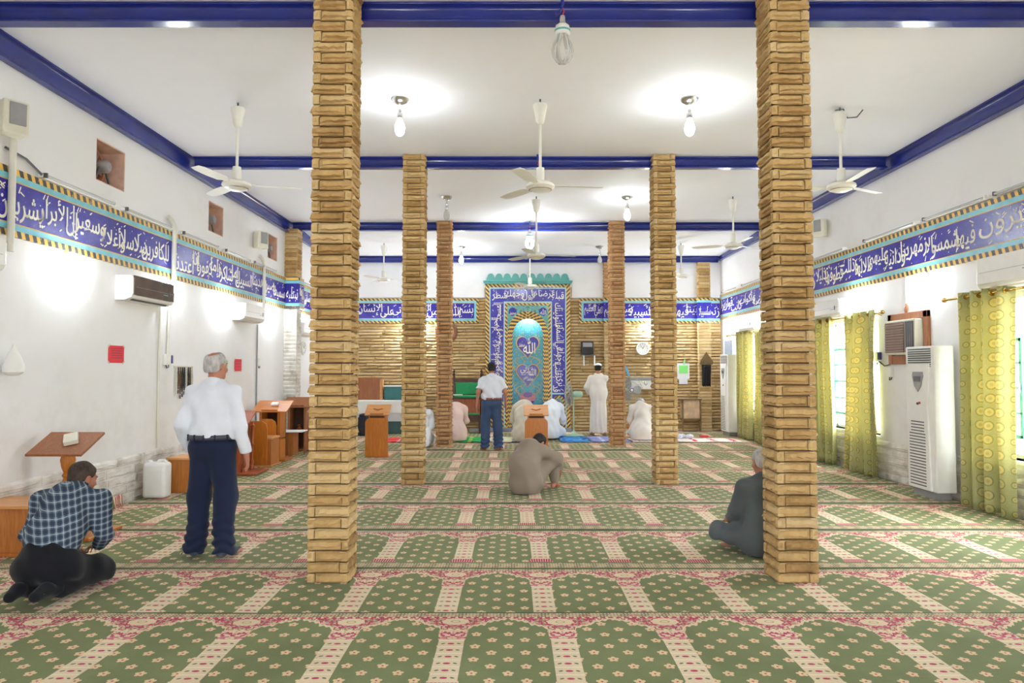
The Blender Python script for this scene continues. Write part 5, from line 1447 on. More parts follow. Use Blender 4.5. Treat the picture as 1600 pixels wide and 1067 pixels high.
# orange folding book rest
p = floor_pt(986, 679); r = thing('folding_book_rest', 'orange wooden folding book rest leaning by the slender column', 'book rest', (p.x - .02, p.y - .35, .026))
MB().box((-.06, 0, .26), (.11, .03, .52), Matrix.Rotation(.06, 3, 'Y')).build('leaf', WT, r, bevel=.01); MB().box((.07, .03, .26), (.11, .03, .52), Matrix.Rotation(-.06, 3, 'Y')).build('leaf', WT, r, bevel=.01)
# pedestal fans
M['fan_green'] = plain('pale_green_enamel', srgb(168, 200, 172), .4, 0, .05); M['cage'] = plain('cage_wire', srgb(176, 178, 172), .35, .6)
def pedestal_fan(loc, rz, label, H):
    r = thing('pedestal_fan', label, 'fan', loc, rz)
    MB().lathe([(.24, 0), (.24, .015), (.20, .035), (.06, .07), (.03, .11), (.022, .14)], n=28).build('base', 'fan_green', r, smooth=True)
    MB().cyl((0, 0, .12), (0, 0, H - .05), .016).build('pole', 'fan_green', r, smooth=True)
    Q = Matrix.Rotation(PI / 2, 3, 'X')
    MB().lathe([(.0, -.2), (.05, -.19), (.075, -.15), (.08, -.02), (.06, .03), (.02, .05)], (0, .02, H), 20, Q, cap=False).build('motor', 'fan_green', r, smooth=True)
    m = MB()
    for k in range(36):
        a = k * PI / 18; c, s = math.cos(a), math.sin(a)
        m.tube([(q * c, y, H + q * s) for q, y in ((.06, -.20), (.20, -.19), (.29, -.15), (.305, -.11), (.29, -.07), (.18, -.04), (.07, -.03))], .0022, 4)
    for q, y in ((.305, -.11), (.20, -.19), (.12, -.197), (.2, -.045)):
        m.tube([(q * math.cos(a), y, H + q * math.sin(a)) for a in np.linspace(0, 2 * PI, 37)], .004, 5)
    m.build('cage', 'cage', r, smooth=True)
    MB().lathe([(.065, .0), (.06, .012), (0, .015)], (0, -.195, H), 20, Q).build('cap', 'white_plastic', r, smooth=True)
    MB().lathe([(.055, .0), (.055, .005), (.038, .005), (.038, 0)], (0, -.213, H), 20, Q, cap=False).build('badge_ring', 'blue_paint', r)
    for k in range(3):
        a = k * 2 * PI / 3; vs = []
        for q, w, tw in ((.04, .03, .02), (.12, .09, .04), (.22, .11, .035), (.27, .06, .02)):
            for s in (-1, 1): vs.append((q * math.cos(a) - s * w * math.sin(a), -.11 + s * tw, H + q * math.sin(a) + s * w * math.cos(a)))
        m = MB(); m.add(vs, [(i * 2, i * 2 + 1, i * 2 + 3, i * 2 + 2) for i in range(3)]); o = m.build('blade', 'grey', r); q = o.modifiers.new('thickness', 'SOLIDIFY'); q.thickness = .003
    return r
p = floor_pt(897, 683); pedestal_fan((p.x, p.y + .12, .018), -PI / 2, 'green pedestal fan seen edge-on at the right of the niche', .98)
pedestal_fan((at(983, 610, 16.9).x, 16.9, .018), .15, 'pedestal fan facing the room behind the slender far column', at(983, 610, 16.9).z)

# mats near the niche
def mat_(x0, x1, y0, y1, mats, label, stripes, rz=0, z=.03):
    r = thing('prayer_mat', label, 'mat', ((x0 + x1) / 2, (y0 + y1) / 2, z), rz)
    L = (x1 - x0) / 2; D = (y1 - y0) / 2; m = MB(); vs = []; n = 14; k = 5
    for j in range(k + 1):
        for i in range(n + 1): vs.append((-L + 2 * L * i / n, -D + 2 * D * j / k, .006 + .006 * math.sin(i * 1.3 + j)))
    m.add(vs, [(j * (n + 1) + i, j * (n + 1) + i + 1, (j + 1) * (n + 1) + i + 1, (j + 1) * (n + 1) + i) for j in range(k) for i in range(n)])
    o = m.build('cloth', mats, r, smooth=True); s = o.modifiers.new('thickness', 'SOLIDIFY'); s.thickness = .008
    return r
def mat_cloth(name, base, c1, c2, fx, fy):
    t = MT(name, .9, spec=.1); x, y, z = t.xyz(); n = t.noise(9, 3)
    c = t.mix(((x / fx).fract() - .5).abs().lt(.12), base, c1); c = t.mix(((y / fy).fract() - .5).abs().lt(.14), c, c2); c = t.mix(n.gt(.58), c, c2); c = t.mix(n.lt(.38), c, base); t.color(c); return t.m
mg = mat_cloth('green_mat', srgb(46, 160, 88), srgb(216, 190, 74), srgb(60, 190, 110), .34, .6); mb = mat_cloth('blue_mat', srgb(58, 132, 206), srgb(40, 96, 176), srgb(110, 176, 226), .5, .4)
mv = mat_cloth('lilac_mat', srgb(150, 160, 206), srgb(226, 226, 232), srgb(120, 128, 190), .3, .35); mw = mat_cloth('white_red_mat', srgb(232, 222, 216), srgb(206, 70, 84), srgb(240, 234, 226), .42, .9)
mr = mat_cloth('red_mat', srgb(212, 50, 56), srgb(240, 220, 216), srgb(226, 96, 92), .5, .5); my = mat_cloth('pale_mat', srgb(206, 212, 216), srgb(120, 136, 190), srgb(226, 216, 120), .45, .5)
mat_(-1.55, -.62, 14.7, 15.75, mg, 'bright green prayer mat with yellow marks, left of the man in jeans', 0)
mat_(-.55, .2, 14.72, 15.7, my, 'pale prayer mat behind the man in jeans', 0)
mat_(1.05, 1.68, 14.72, 15.9, mb, 'bright blue prayer mat under the edge-on pedestal fan', 0)
mat_(1.72, 2.55, 14.72, 15.9, mv, 'lilac and white prayer mat before the man in the white robe', 0)
mat_(2.6, 4.95, 14.72, 15.5, mw, 'long white mat with red lines on the right of the back row', 0)
mat_(-3.15, -2.2, 14.72, 15.6, mr, 'red mat between the orange lectern and the middle column', 0)
# crumpled cloth
q = random.Random(8); m = MB()
for k in range(7): m.sphere((q.uniform(-.14, .14), q.uniform(-.08, .08), .03 + q.uniform(0, .03)), (q.uniform(.06, .11), q.uniform(.05, .08), q.uniform(.03, .06)), 10, 7, Matrix.Rotation(q.uniform(0, 3), 3, 'Z'))
o = m.build('crumpled_cloth', plain('white_blue_cloth', srgb(206, 210, 226), .9, 0, .15, 16), smooth=True); p = floor_pt(1072, 689); o.location = (p.x, p.y + .15, .05); tag(o, 'crumpled white cloth on the red-lined mat', 'cloth')
o = MB().bx(-.09, .09, -.06, .06, 0, .03).build('red_book', 'red_paper', bevel=.004); p = floor_pt(1100, 685); o.location = (p.x, p.y, .035); tag(o, 'small dark red book on the long white mat', 'book')
# ---------------------------------------------------------------- people: one skin-tight surface each, grown from a distance field
def V3(*a): return np.array(a, float)
class Field:
    def __init__(s, lo, hi, h, k=.03):
        s.h = h; s.lo = np.array(lo, float); n = np.ceil((np.array(hi) - s.lo) / h).astype(int) + 1
        s.ax = [s.lo[i] + h * np.arange(n[i]) for i in range(3)]
        s.D = np.full(n, 1.0, np.float32); s.k = k
    def _sl(s, lo, hi):
        r = []
        for i in range(3):
            a = int(max(0, math.floor((lo[i] - s.lo[i]) / s.h))); b = int(min(s.D.shape[i], math.ceil((hi[i] - s.lo[i]) / s.h) + 1))
            if b <= a: return None
            r.append(slice(a, b))
        return tuple(r)
    def _grid(s, sl): return np.meshgrid(*[s.ax[i][sl[i]] for i in range(3)], indexing='ij')
    def _put(s, sl, d, k, op):
        A = s.D[sl]; d = d.astype(np.float32)
        if op == 'add':
            hh = np.maximum(k - np.abs(A - d), 0) / k; s.D[sl] = np.minimum(A, d) - hh * hh * k * .25
        elif op == 'sub':
            hh = np.maximum(k - np.abs(A + d), 0) / k; s.D[sl] = np.maximum(A, -d) + hh * hh * k * .25
        else: s.D[sl] = np.maximum(A, d)
    def cone(s, a, b, ra, rb, k=None, op='add', flat=False, sq=None):
        """tapered limb from a to b; flat = cut square at b; sq=(axis vector, factor) squashes across"""
        k = k or s.k; a = np.array(a, float); b = np.array(b, float); R = max(ra, rb) + k * 2 + s.h * 3
        sl = s._sl(np.minimum(a, b) - R, np.maximum(a, b) + R)
        if sl is None: return s
        X, Y, Z = s._grid(sl); ab = b - a; L2 = ab @ ab + 1e-12
        px, py, pz = X - a[0], Y - a[1], Z - a[2]
        t0 = (px * ab[0] + py * ab[1] + pz * ab[2]) / L2; t = np.clip(t0, 0, 1)
        dx, dy, dz = px - t * ab[0], py - t * ab[1], pz - t * ab[2]
        if sq is not None:
            q = np.array(sq[0], float); q = q / np.linalg.norm(q); m = dx * q[0] + dy * q[1] + dz * q[2]; f = sq[1] - 1
            dx = dx + m * f * q[0]; dy = dy + m * f * q[1]; dz = dz + m * f * q[2]
        d = np.sqrt(dx * dx + dy * dy + dz * dz) - (ra + (rb - ra) * t)
        if flat:
            L = math.sqrt(L2); d = np.maximum(d, (t0 - 1) * L)
        s._put(sl, d, k, op); return s
    def ell(s, c, r, R=None, k=None, op='add'):
        k = k or s.k; c = np.array(c, float); r = np.array(r, float); m = max(r) + k * 2 + s.h * 3
        sl = s._sl(c - m, c + m)
        if sl is None: return s
        X, Y, Z = s._grid(sl); P = np.stack([X - c[0], Y - c[1], Z - c[2]], -1)
        if R is not None: P = P @ np.array(R)
        q = np.sqrt(((P / r) ** 2).sum(-1)); q2 = np.sqrt(((P / (r * r)) ** 2).sum(-1)) + 1e-9
        s._put(sl, q * (q - 1) / q2, k, op); return s
    def plane(s, p, n, box=None):
        """keep the side against n"""
        n = np.array(n, float); n /= np.linalg.norm(n); p = np.array(p, float)
        sl = s._sl(*box) if box else tuple(slice(0, q) for q in s.D.shape)
        X, Y, Z = s._grid(sl); s._put(sl, (X - p[0]) * n[0] + (Y - p[1]) * n[1] + (Z - p[2]) * n[2], .01, 'max'); return s
    def folds(s, amp, fx, seed=0, zs=.4, lo=None, hi=None):
        r = np.random.RandomState(seed); X, Y, Z = np.meshgrid(*s.ax, indexing='ij', sparse=True)
        f = 0
        for i in range(4):
            a = r.uniform(-1, 1, 3) * np.array([1, 1, zs]) * fx; b = r.uniform(-1, 1, 3) * 5; ph = r.uniform(0, 6)
            f = f + np.sin(a[0] * X + a[1] * Y + a[2] * Z + 1.6 * np.sin(b[0] * X + b[1] * Y + b[2] * Z) + ph)
        s.D += (amp * .4 * f).astype(np.float32); return s
    def mesh(s, name, mat, parent=None, label=None):
        D = s.D; h = s.h; n = D.shape
        D[0] = D[-1] = 1; D[:, 0] = D[:, -1] = 1; D[:, :, 0] = D[:, :, -1] = 1
        S = (D < 0); c = np.zeros((n[0] - 1, n[1] - 1, n[2] - 1), np.int8)
        cor = [(i, j, k) for i in (0, 1) for j in (0, 1) for k in (0, 1)]
        for i, j, k in cor: c += S[i:n[0] - 1 + i, j:n[1] - 1 + j, k:n[2] - 1 + k]
        I = np.argwhere((c > 0) & (c < 8)); idx = np.full(c.shape, -1, np.int32); idx[tuple(I.T)] = np.arange(len(I))
        vals = {q: D[I[:, 0] + q[0], I[:, 1] + q[1], I[:, 2] + q[2]] for q in cor}
        pos = np.zeros((len(I), 3)); cnt = np.zeros(len(I))
        for a in cor:
            for ax in range(3):
                if a[ax]: continue
                b = list(a); b[ax] = 1; b = tuple(b); da, db = vals[a], vals[b]; m = (da < 0) != (db < 0)
                t = np.where(m, da / np.where(m, da - db, 1), 0)
                p = np.array(a, float)[None, :].repeat(len(I), 0); p[:, ax] += t
                pos[m] += p[m]; cnt[m] += 1
        P = (I + pos / np.maximum(cnt, 1)[:, None]) * h + s.lo
        faces = []
        for ax in range(3):
            u, v = (ax + 1) % 3, (ax + 2) % 3
            sa = [slice(None)] * 3; sb = [slice(None)] * 3; sa[ax] = slice(0, n[ax] - 1); sb[ax] = slice(1, n[ax])
            A = S[tuple(sa)]; B = S[tuple(sb)]; E = np.argwhere(A != B)
            E = E[(E[:, u] > 0) & (E[:, u] < n[u] - 1) & (E[:, v] > 0) & (E[:, v] < n[v] - 1)]
            sg = A[tuple(E.T)]
            def g(du, dv):
                q = E.copy(); q[:, u] -= du; q[:, v] -= dv; return idx[tuple(q.T)]
            Q = np.stack([g(1, 1), g(0, 1), g(0, 0), g(1, 0)], 1); Q[~sg] = Q[~sg][:, ::-1]; faces.append(Q)
        F = np.concatenate(faces)
        # light smoothing
        for _ in range(2):
            acc = np.zeros_like(P); w = np.zeros(len(P))
            for a, b in ((0, 1), (1, 2), (2, 3), (3, 0)):
                np.add.at(acc, F[:, a], P[F[:, b]]); np.add.at(acc, F[:, b], P[F[:, a]]); np.add.at(w, F[:, a], 1); np.add.at(w, F[:, b], 1)
            P = P * .5 + .5 * acc / np.maximum(w, 1)[:, None]
        me = bpy.data.meshes.new(name); me.from_pydata(P.tolist(), [], F.tolist()); me.materials.append(mat if not isinstance(mat, str) else M[mat])
        me.polygons.foreach_set('use_smooth', [True] * len(me.polygons)); me.update()
        o = bpy.data.objects.new(name, me); COL.objects.link(o)
        if parent is not None: o.parent = parent
        if label: o['label'] = label
        return o

M['skin'] = plain('tan_skin', srgb(196, 142, 112), .55, 0, .06, 12)
M['skin2'] = plain('ruddy_skin', srgb(178, 118, 92), .55, 0, .06, 12)
def hair_mat(name, c, c2):
    t = MT(name, .7, spec=.3); x, y, z = t.xyz(); n = t.noise(60, 3, t.vec(x, y, z * .3)); n2 = t.noise(9, 2)
    t.color(t.ramp(n * .6 + n2 * .4, [(.35, c), (.65, c2)])); t.bump(n, .5, .004); return t.m
M['hair_grey'] = hair_mat('grey_hair', srgb(150, 148, 146), srgb(206, 204, 202)); M['hair_black'] = hair_mat('black_hair', srgb(24, 22, 22), srgb(52, 48, 46)); M['hair_brown'] = hair_mat('dark_brown_hair', srgb(46, 36, 30), srgb(84, 68, 58))
def fabric(name, c, var=.06, sheen=.1):
    t = MT(name, .85, spec=.15); n = t.noise(5, 4); w = t.noise(220, 2)
    t.color(t.ramp(n * .7 + w * .3, [(.3, tuple(x * (1 - var) for x in c)), (.7, tuple(min(1, x * (1 + var)) for x in c))]))
    t.b.inputs['Sheen Weight'].default_value = sheen; t.bump(w, .12, .001); return t.m
M['white_cotton'] = fabric('white_cotton', srgb(226, 230, 240)); M['white_robe'] = fabric('white_robe', srgb(228, 222, 214)); M['beige_robe'] = fabric('beige_robe', srgb(206, 198, 180))
M['pure_white'] = fabric('pure_white_robe', srgb(232, 238, 246)); M['pink_robe'] = fabric('pinkish_robe', srgb(222, 196, 186)); M['brown_robe'] = fabric('grey_brown_robe', srgb(142, 128, 114), .08)
M['slate'] = fabric('slate_robe', srgb(88, 94, 96), .08); M['navy'] = fabric('navy_trousers', srgb(34, 42, 66), .1); M['blackcloth'] = fabric('black_trousers', srgb(26, 27, 32), .12)
M['denim'] = fabric('blue_denim', srgb(64, 84, 118), .25); M['belt_brown'] = plain('brown_belt', srgb(146, 76, 46), .4); M['belt_dark'] = plain('dark_belt', srgb(64, 66, 78), .4); M['sock'] = fabric('grey_sock', srgb(74, 84, 94)); M['cap_white'] = fabric('white_cap', srgb(240, 240, 240))
def plaid():
    t = MT('plaid_shirt', .85, spec=.15); x, y, z = t.xyz('Object')
    u = x * .8 + y * .6; v = z * .95 - y * .2
    def band(q, p, w, o=0.0): return ((((q + o) / p).fract()) - .5).abs().lt(w)
    c = (.0, 0, 0)
    base = srgb(104, 120, 134)
    c = t.mix(band(u, .040, .25) * .6, base, srgb(30, 38, 62)); c2 = t.mix(band(v, .040, .25) * .6, c, srgb(30, 38, 62))
    c3 = t.mix(band(u, .040, .05, .02) * .45, c2, srgb(196, 206, 210)); c4 = t.mix(band(v, .040, .05, .02) * .45, c3, srgb(196, 206, 210)); t.color(c4); return t.m
M['plaid'] = plaid()

def rotm(yaw=0, pitch=0, roll=0):
    """head frame: yaw turns left(+) about z, pitch nods forward(+), roll"""
    return np.array((Matrix.Rotation(yaw, 3, 'Z') @ Matrix.Rotation(-pitch, 3, 'X') @ Matrix.Rotation(roll, 3, 'Y')))
def head(F, c, R, s=1.0, beard=0):
    """head centred on c (about eye height); local frame x right, y forward, z up"""
    L = lambda x, y, z: c + R @ (V3(x, y, z) * s)
    E = lambda p, r, k=.02, op='add': F.ell(L(*p), np.array(r) * s, R, k, op)
    E((0, -.015, .035), (.074, .092, .082), .02); E((0, .012, -.025), (.062, .074, .07), .03); E((0, .035, -.075), (.047, .05, .036), .03)
    E((0, .078, -.095), (.022, .018, .018), .02)
    for q in (-1, 1):
        E((q * .030, .088, .006), (.017, .016, .012), .012, 'sub'); E((q * .029, .074, .004), (.0125, .012, .0115), .004)
        E((q * .030, .083, .026), (.022, .010, .007), .012); E((q * .045, .058, -.03), (.022, .022, .018), .02)
        E((q * .077, -.012, -.005), (.009, .021, .033), .008); E((q * .083, -.008, -.004), (.006, .011, .02), .006, 'sub')
    F.cone(L(0, .086, .01), L(0, .105, -.030), .008 * s, .012 * s, .012); E((0, .104, -.036), (.017, .011, .009), .008)
    E((0, .090, -.064), (.022, .008, .006), .006); E((0, .086, -.074), (.018, .009, .006), .006); E((0, .096, -.0695), (.018, .006, .002), .003, 'sub')
def hair(parent, c, R, mat, s=1.0, h=.008, vol=.010, low=-.055, bald=None):
    F = Field(c - .18 * s, c + .18 * s, h, .02); L = lambda x, y, z: c + R @ (V3(x, y, z) * s)
    F.ell(L(0, -.018, .038), np.array((.074 + vol, .092 + vol, .082 + vol)) * s, R, .02); F.ell(L(0, -.045, -.02), np.array((.066 + vol, .055 + vol, .06)) * s, R, .03)
    F.plane(L(0, .052, .06), R @ V3(0, 1, -.55)); F.plane(L(0, 0, low), R @ V3(0, 0, -1)); F.plane(L(0, .015, 0), R @ V3(0, 1, -1.4))
    for q in (-1, 1): F.ell(L(q * .083, .0, -.012), np.array((.022, .030, .042)) * s, R, .01, 'sub')
    if bald: F.ell(L(*bald[0]), np.array(bald[1]) * s, R, .02, 'sub')
    F.folds(.003, 60, 3, 1); return F.mesh('hair', mat, parent)
def hand(F, w, d, n, side, s=1.0, curl=.5, spread=.10):
    """wrist w, direction d along the hand, n = back of the hand normal, side = towards the thumb"""
    d = np.array(d, float); d /= np.linalg.norm(d); n = np.array(n, float); n -= d * (n @ d); n /= np.linalg.norm(n); t = np.cross(d, n); 
    if t @ np.array(side, float) < 0: t = -t
    R = np.stack([t, d, n], 1)
    F.cone(w - d * .03, w + d * .02, .026 * s, .026 * s, .02, sq=(n, 1.25)); F.ell(w + d * .052 * s, np.array((.042, .052, .0165)) * s, R, .014)
    F.ell(w + d * .03 * s + t * .022 * s - n * .008 * s, np.array((.020, .032, .016)) * s, R, .014)
    for i, (off, L, base) in enumerate(((.031, .072, .094), (.0105, .080, .098), (-.0105, .074, .095), (-.031, .058, .088))):
        p = w + (d * base + t * off) * s; a = (1.5 - i) * spread; c = curl * (1 + .15 * i)
        dirv = d * math.cos(a) + t * math.sin(a); r = .0088 * s if i < 3 else .0076 * s
        for seg, (q, bend) in enumerate(((.45, .35), (.32, .8), (.23, 1.15))):
            e = p + (dirv * math.cos(c * bend) - n * math.sin(c * bend)) * L * q * s
            F.cone(p, e, r * (1 - .08 * seg), r * (.94 - .1 * seg), .004 if seg else .008); p = e
    p = w + d * .022 * s + t * .034 * s - n * .004 * s; v = d * .62 + t * .66 - n * .35; v /= np.linalg.norm(v)
    q = p + v * .042 * s; F.cone(p, q, .0125 * s, .0105 * s, .012); v2 = d * .88 + t * .28 - n * .38; v2 /= np.linalg.norm(v2); F.cone(q, q + v2 * .032 * s, .0103 * s, .0082 * s, .004)
def foot(F, ankle, fwd, s=1.0, up=(0, 0, 1), toes=True):
    """bare or socked foot; ankle joint centre, fwd direction of the toes"""
    f = np.array(fwd, float); f /= np.linalg.norm(f); u = np.array(up, float); u -= f * (u @ f); u /= np.linalg.norm(u); r = np.cross(f, u); R = np.stack([r, f, u], 1)
    F.ell(ankle - f * .03 * s - u * .045 * s, np.array((.032, .038, .032)) * s, R, .025); F.cone(ankle, ankle + f * .10 * s - u * .05 * s, .037 * s, .028 * s, .03)
    F.ell(ankle + f * .12 * s - u * .058 * s, np.array((.045, .05, .020)) * s, R, .02)
    if toes:
        for i in range(5):
            o = (-.034 + i * .0165); L = .05 - abs(i - 1) * .006
            a = ankle + (f * .145 + r * o - u * .062) * s; F.cone(a, a + f * L * .75 * s, .0105 * s, .0092 * s, .006)
    else: F.ell(ankle + f * .165 * s - u * .056 * s, np.array((.042, .035, .020)) * s, R, .02)

def finish(parts): return parts
def person(label, loc, rz, group=None):
    return thing('person', label, 'person', loc, rz, group)

# ---- shared: a man on his feet, facing +y locally
def standing(label, loc, rz, H, shirt, trousers, belt, hairm, skin='skin', yaw=0, nod=.05, arms=None, tuck=True, sleeve='long', robe=None, bare=False, cap=None, bald=None, heavy=1.0, seed=0, step=(0, 0)):
    s = H / 1.72; r = person(label, loc, rz); J = {}
    P = lambda x, y, z: V3(x, y, z) * s
    J['sh'] = [P(-.18, -.01, 1.375), P(.18, -.01, 1.375)]; J['hip'] = [P(-.09, 0, .90), P(.09, 0, .90)]
    J['kn'] = [P(-.115, .015 + step[0] * .5, .49), P(.115, .015 + step[1] * .5, .49)]; J['an'] = [P(-.135, -.03 + step[0], .085), P(.135, -.03 + step[1], .085)]
    A = arms or [((-.245, -.04, 1.13), (-.25, .05, .89)), ((.245, -.04, 1.13), (.25, .05, .89))]
    el = [P(*A[0][0]), P(*A[1][0])]; wr = [P(*A[0][1]), P(*A[1][1])]
    R = rotm(yaw, nod); hc = P(0, .035, 1.605)
    # body
    F = Field((-.75 * s, -.45 * s, -.01), (.75 * s, .62 * s, 1.80 * s), .0085, .04)
    F.ell(P(0, 0, .95), P(.155, .10, .12)); F.ell(P(0, 0, 1.12), P(.14, .095, .14)); F.ell(P(0, 0, 1.30), P(.155, .10, .13)); F.cone(P(-.13, -.01, 1.365), P(.13, -.01, 1.365), .045 * s, .045 * s)
    F.cone(P(0, -.015, 1.42), P(0, .02, 1.56), .056 * s, .052 * s)
    for i in (0, 1):
        F.cone(J['sh'][i], el[i], .045 * s, .036 * s); F.cone(el[i], wr[i], .037 * s, .025 * s); F.cone(J['hip'][i], J['kn'][i], .075 * s, .05 * s); F.cone(J['kn'][i], J['an'][i], .05 * s, .034 * s)
        d = wr[i] - el[i]; sx = -1 if i == 0 else 1
        foot(F, J['an'][i], (sx * .32, 1, 0), s, toes=bare)
        d2 = d / np.linalg.norm(d) + V3(0, 0, -.25); hand(F, wr[i], d2, (sx, .2, 0) if abs(d[2]) > .12 else (0, 0, 1), (0, 1, 0), s, .55)
    head(F, hc, R, s); F.mesh('body', skin, r)
    hair(r, hc, R, hairm, s, bald=bald) if hairm else None
    # upper garment
    h = .0105; w = heavy
    def torso(F, lo_z, inf):
        F.ell(P(0, 0, 1.12), P(.168 * w + inf, .118 * w + inf, .20), None, .08); F.ell(P(0, -.005, 1.29), P(.180 + inf, .118 + inf, .16), None, .08)
        F.cone(P(0, -.01, 1.40), P(-.15, -.01, 1.37), .07 * s, .066 * s, .06); F.cone(P(0, -.01, 1.40), P(.15, -.01, 1.37), .07 * s, .066 * s, .06); F.cone(P(-.05, -.01, 1.44), P(.05, -.01, 1.44), .05 * s, .05 * s, .05)
        F.ell(P(0, 0, 1.0), P(.175 * w + inf, .125 * w + inf, .15), None, .08)
    if robe:
        F = Field((-.75 * s, -.5 * s, .0), (.75 * s, .62 * s, 1.62 * s), .0115, .05); torso(F, 0, .012)
        F.cone(P(0, .0, 1.0), P(0, .0, .07), .175 * s, .21 * s, .12, flat=True, sq=((0, 1, 0), 1.35))
        for i in (0, 1): F.cone(J['sh'][i], el[i], .066 * s, .062 * s, .05); F.cone(el[i], el[i] + (wr[i] - el[i]) * .93, .062 * s, .058 * s, .03, flat=True)
        X, Y, Z = np.meshgrid(*F.ax, indexing='ij', sparse=True); F.D += (.010 * np.sin(np.arctan2(Y, X) * 9 + 3 * Z + 1.5 * np.sin(4 * Z)) * np.clip((1.15 * s - Z) / .8, 0, 1)).astype(np.float32)
        F.folds(.008, 34, seed, .4); F.cone(P(0, -.01, 1.40), P(0, .03, 1.60), .055 * s, .07 * s, .01, 'sub'); F.mesh('robe', robe, r)
    else:
        F = Field((-.75 * s, -.45 * s, .80 * s), (.75 * s, .62 * s, 1.62 * s), h, .05); torso(F, .9, .006)
        for i in (0, 1):
            if sleeve == 'long': F.cone(J['sh'][i], el[i], .066 * s, .056 * s, .04); F.cone(el[i], el[i] + (wr[i] - el[i]) * .96, .057 * s, .042 * s, .03, flat=True)
            else: F.cone(J['sh'][i], J['sh'][i] + (el[i] - J['sh'][i]) * .72, .07 * s, .066 * s, .04, flat=True)
        F.folds(.011, 46, seed, .7); F.plane(P(0, 0, .985 if tuck else .90), (0, 0, -1), (P(-.21, -.25, .5), P(.21, .25, .99)))
        F.cone(P(0, -.01, 1.42), P(0, .03, 1.60), .050 * s, .060 * s, .01, 'sub'); F.mesh('shirt', shirt, r)
        c = Field((-.2 * s, -.2 * s, 1.35 * s), (.2 * s, .2 * s, 1.6 * s), .007, .015); c.cone(P(0, -.018, 1.435), P(0, .012, 1.50), .074 * s, .064 * s, .01); c.cone(P(0, -.02, 1.38), P(0, .03, 1.56), .060 * s, .052 * s, .01, 'sub'); c.plane(P(0, .012, 1.495), (0, .35, 1)); c.mesh('collar', shirt, r)
        F = Field((-.4 * s, -.35 * s, .0), (.4 * s, .45 * s, 1.1 * s), h, .05)
        F.ell(P(0, -.008, .93), P(.178 * w, .135 * w, .13), None, .07)
        for i in (0, 1):
            F.cone(J['hip'][i] + P(0, -.005, -.02), J['kn'][i], .112 * s, .092 * s, .05); F.cone(J['kn'][i], J['an'][i] + P(0, -.005, -.05), .092 * s, .088 * s, .05, flat=True)
        X, Y, Z = np.meshgrid(*F.ax, indexing='ij', sparse=True); F.D += (.011 * np.sin(Z * 75 + 6 * X + 9 * Y + 2 * np.sin(X * 30)) * np.clip((.42 * s - Z) / .3, 0, 1)).astype(np.float32)
        F.folds(.009, 40, seed + 1, .3); F.plane(P(0, 0, 1.03), (0, 0, 1)); F.mesh('trousers', trousers, r)
        # belt: a thin shell round the waist
        n = 40; m = MB(); vs = []
        for q, z in ((1.0, .985), (1.0, 1.028)):
            for i in range(n): a = 2 * PI * i / n; vs.append(P((.182 * w) * math.cos(a), (.140 * w) * math.sin(a), z))
        m.add(vs, [(i, (i + 1) % n, n + (i + 1) % n, n + i) for i in range(n)]); b = m.build('belt', belt, r, smooth=True); q = b.modifiers.new('thickness', 'SOLIDIFY'); q.thickness = .008; q.offset = 1
        lp_ = MB()
        for a in (-2.5, -2.0, -PI / 2, -1.14, -.64): lp_.box(P(.188 * w * math.cos(a), .147 * w * math.sin(a), 1.005), (.012, .012, .055 * s), Matrix.Rotation(a + PI / 2, 3, 'Z'))
        lp_.build('belt_loops', trousers, r)
    if cap:
        F = Field(hc - .2, hc + .2, .007, .02); L = lambda x, y, z: hc + R @ (V3(x, y, z) * s); F.ell(L(0, -.012, .06), np.array((.088, .104, .075)) * s, R); F.plane(L(0, 0, .055), R @ V3(0, -.15, -1)); F.mesh('skullcap', cap, r)
    if not bare and not robe:
        F = Field((-.4 * s, -.35 * s, -.012), (.4 * s, .45 * s, .2 * s), .008, .03)
        for i in (0, 1):
            sx = -1 if i == 0 else 1; a = J['an'][i]; f = V3(sx * .32, 1, 0) / math.hypot(.32, 1)
            F.ell(a - f * .03 - V3(0, 0, .042 * s), np.array((.042, .046, .040)) * s); F.cone(a + V3(0, 0, .05), a + f * .10 * s - V3(0, 0, .045 * s), .046 * s, .036 * s, .03); F.cone(a + f * .09 * s - V3(0, 0, .052 * s), a + f * .165 * s - V3(0, 0, .055 * s), .044 * s, .034 * s, .02, sq=((0, 0, 1), 1.35))
        F.plane((0, 0, .002), (0, 0, -1)); F.mesh('socks', 'sock', r)
    return r
p = floor_pt(325, 874)
standing('standing man in white shirt, dark navy trousers and grey socks, seen from behind', (p.x, p.y + .06, .016), -.05, 1.72, 'white_cotton', 'navy', 'belt_dark', 'hair_grey', 'skin2', yaw=-.35, nod=.02,
         arms=[((-.25, -.05, 1.10), (-.245, .10, .87)), ((.25, -.04, 1.10), (.275, .03, .86))], bald=((0, -.05, .115), (.045, .06, .035)), heavy=1.12, seed=2, step=(.02, -.02))
p = floor_pt(772, 705)
standing('standing man in white polo shirt and blue jeans with brown belt, before the niche', (p.x - .05, p.y + .05, .02), .1, 1.70, 'white_cotton', 'denim', 'belt_brown', 'hair_black', 'skin2', yaw=.0, nod=.03,
         arms=[((-.27, -.04, 1.13), (-.29, .0, .88)), ((.27, -.03, 1.13), (.285, .03, .88))], sleeve='short', heavy=1.12, seed=4, bare=True)
p = floor_pt(936, 682)
standing('standing man in long off-white robe and white skullcap facing the stone wall', (p.x, p.y + .1, .02), -.12, 1.70, None, None, None, 'hair_black', 'skin2', yaw=-.15, nod=.05,
         arms=[((-.28, .0, 1.15), (-.22, .18, .98)), ((.40, .12, 1.36), (.56, .22, 1.40))], robe='white_robe', cap='cap_white', bare=True, heavy=1.05, seed=6)

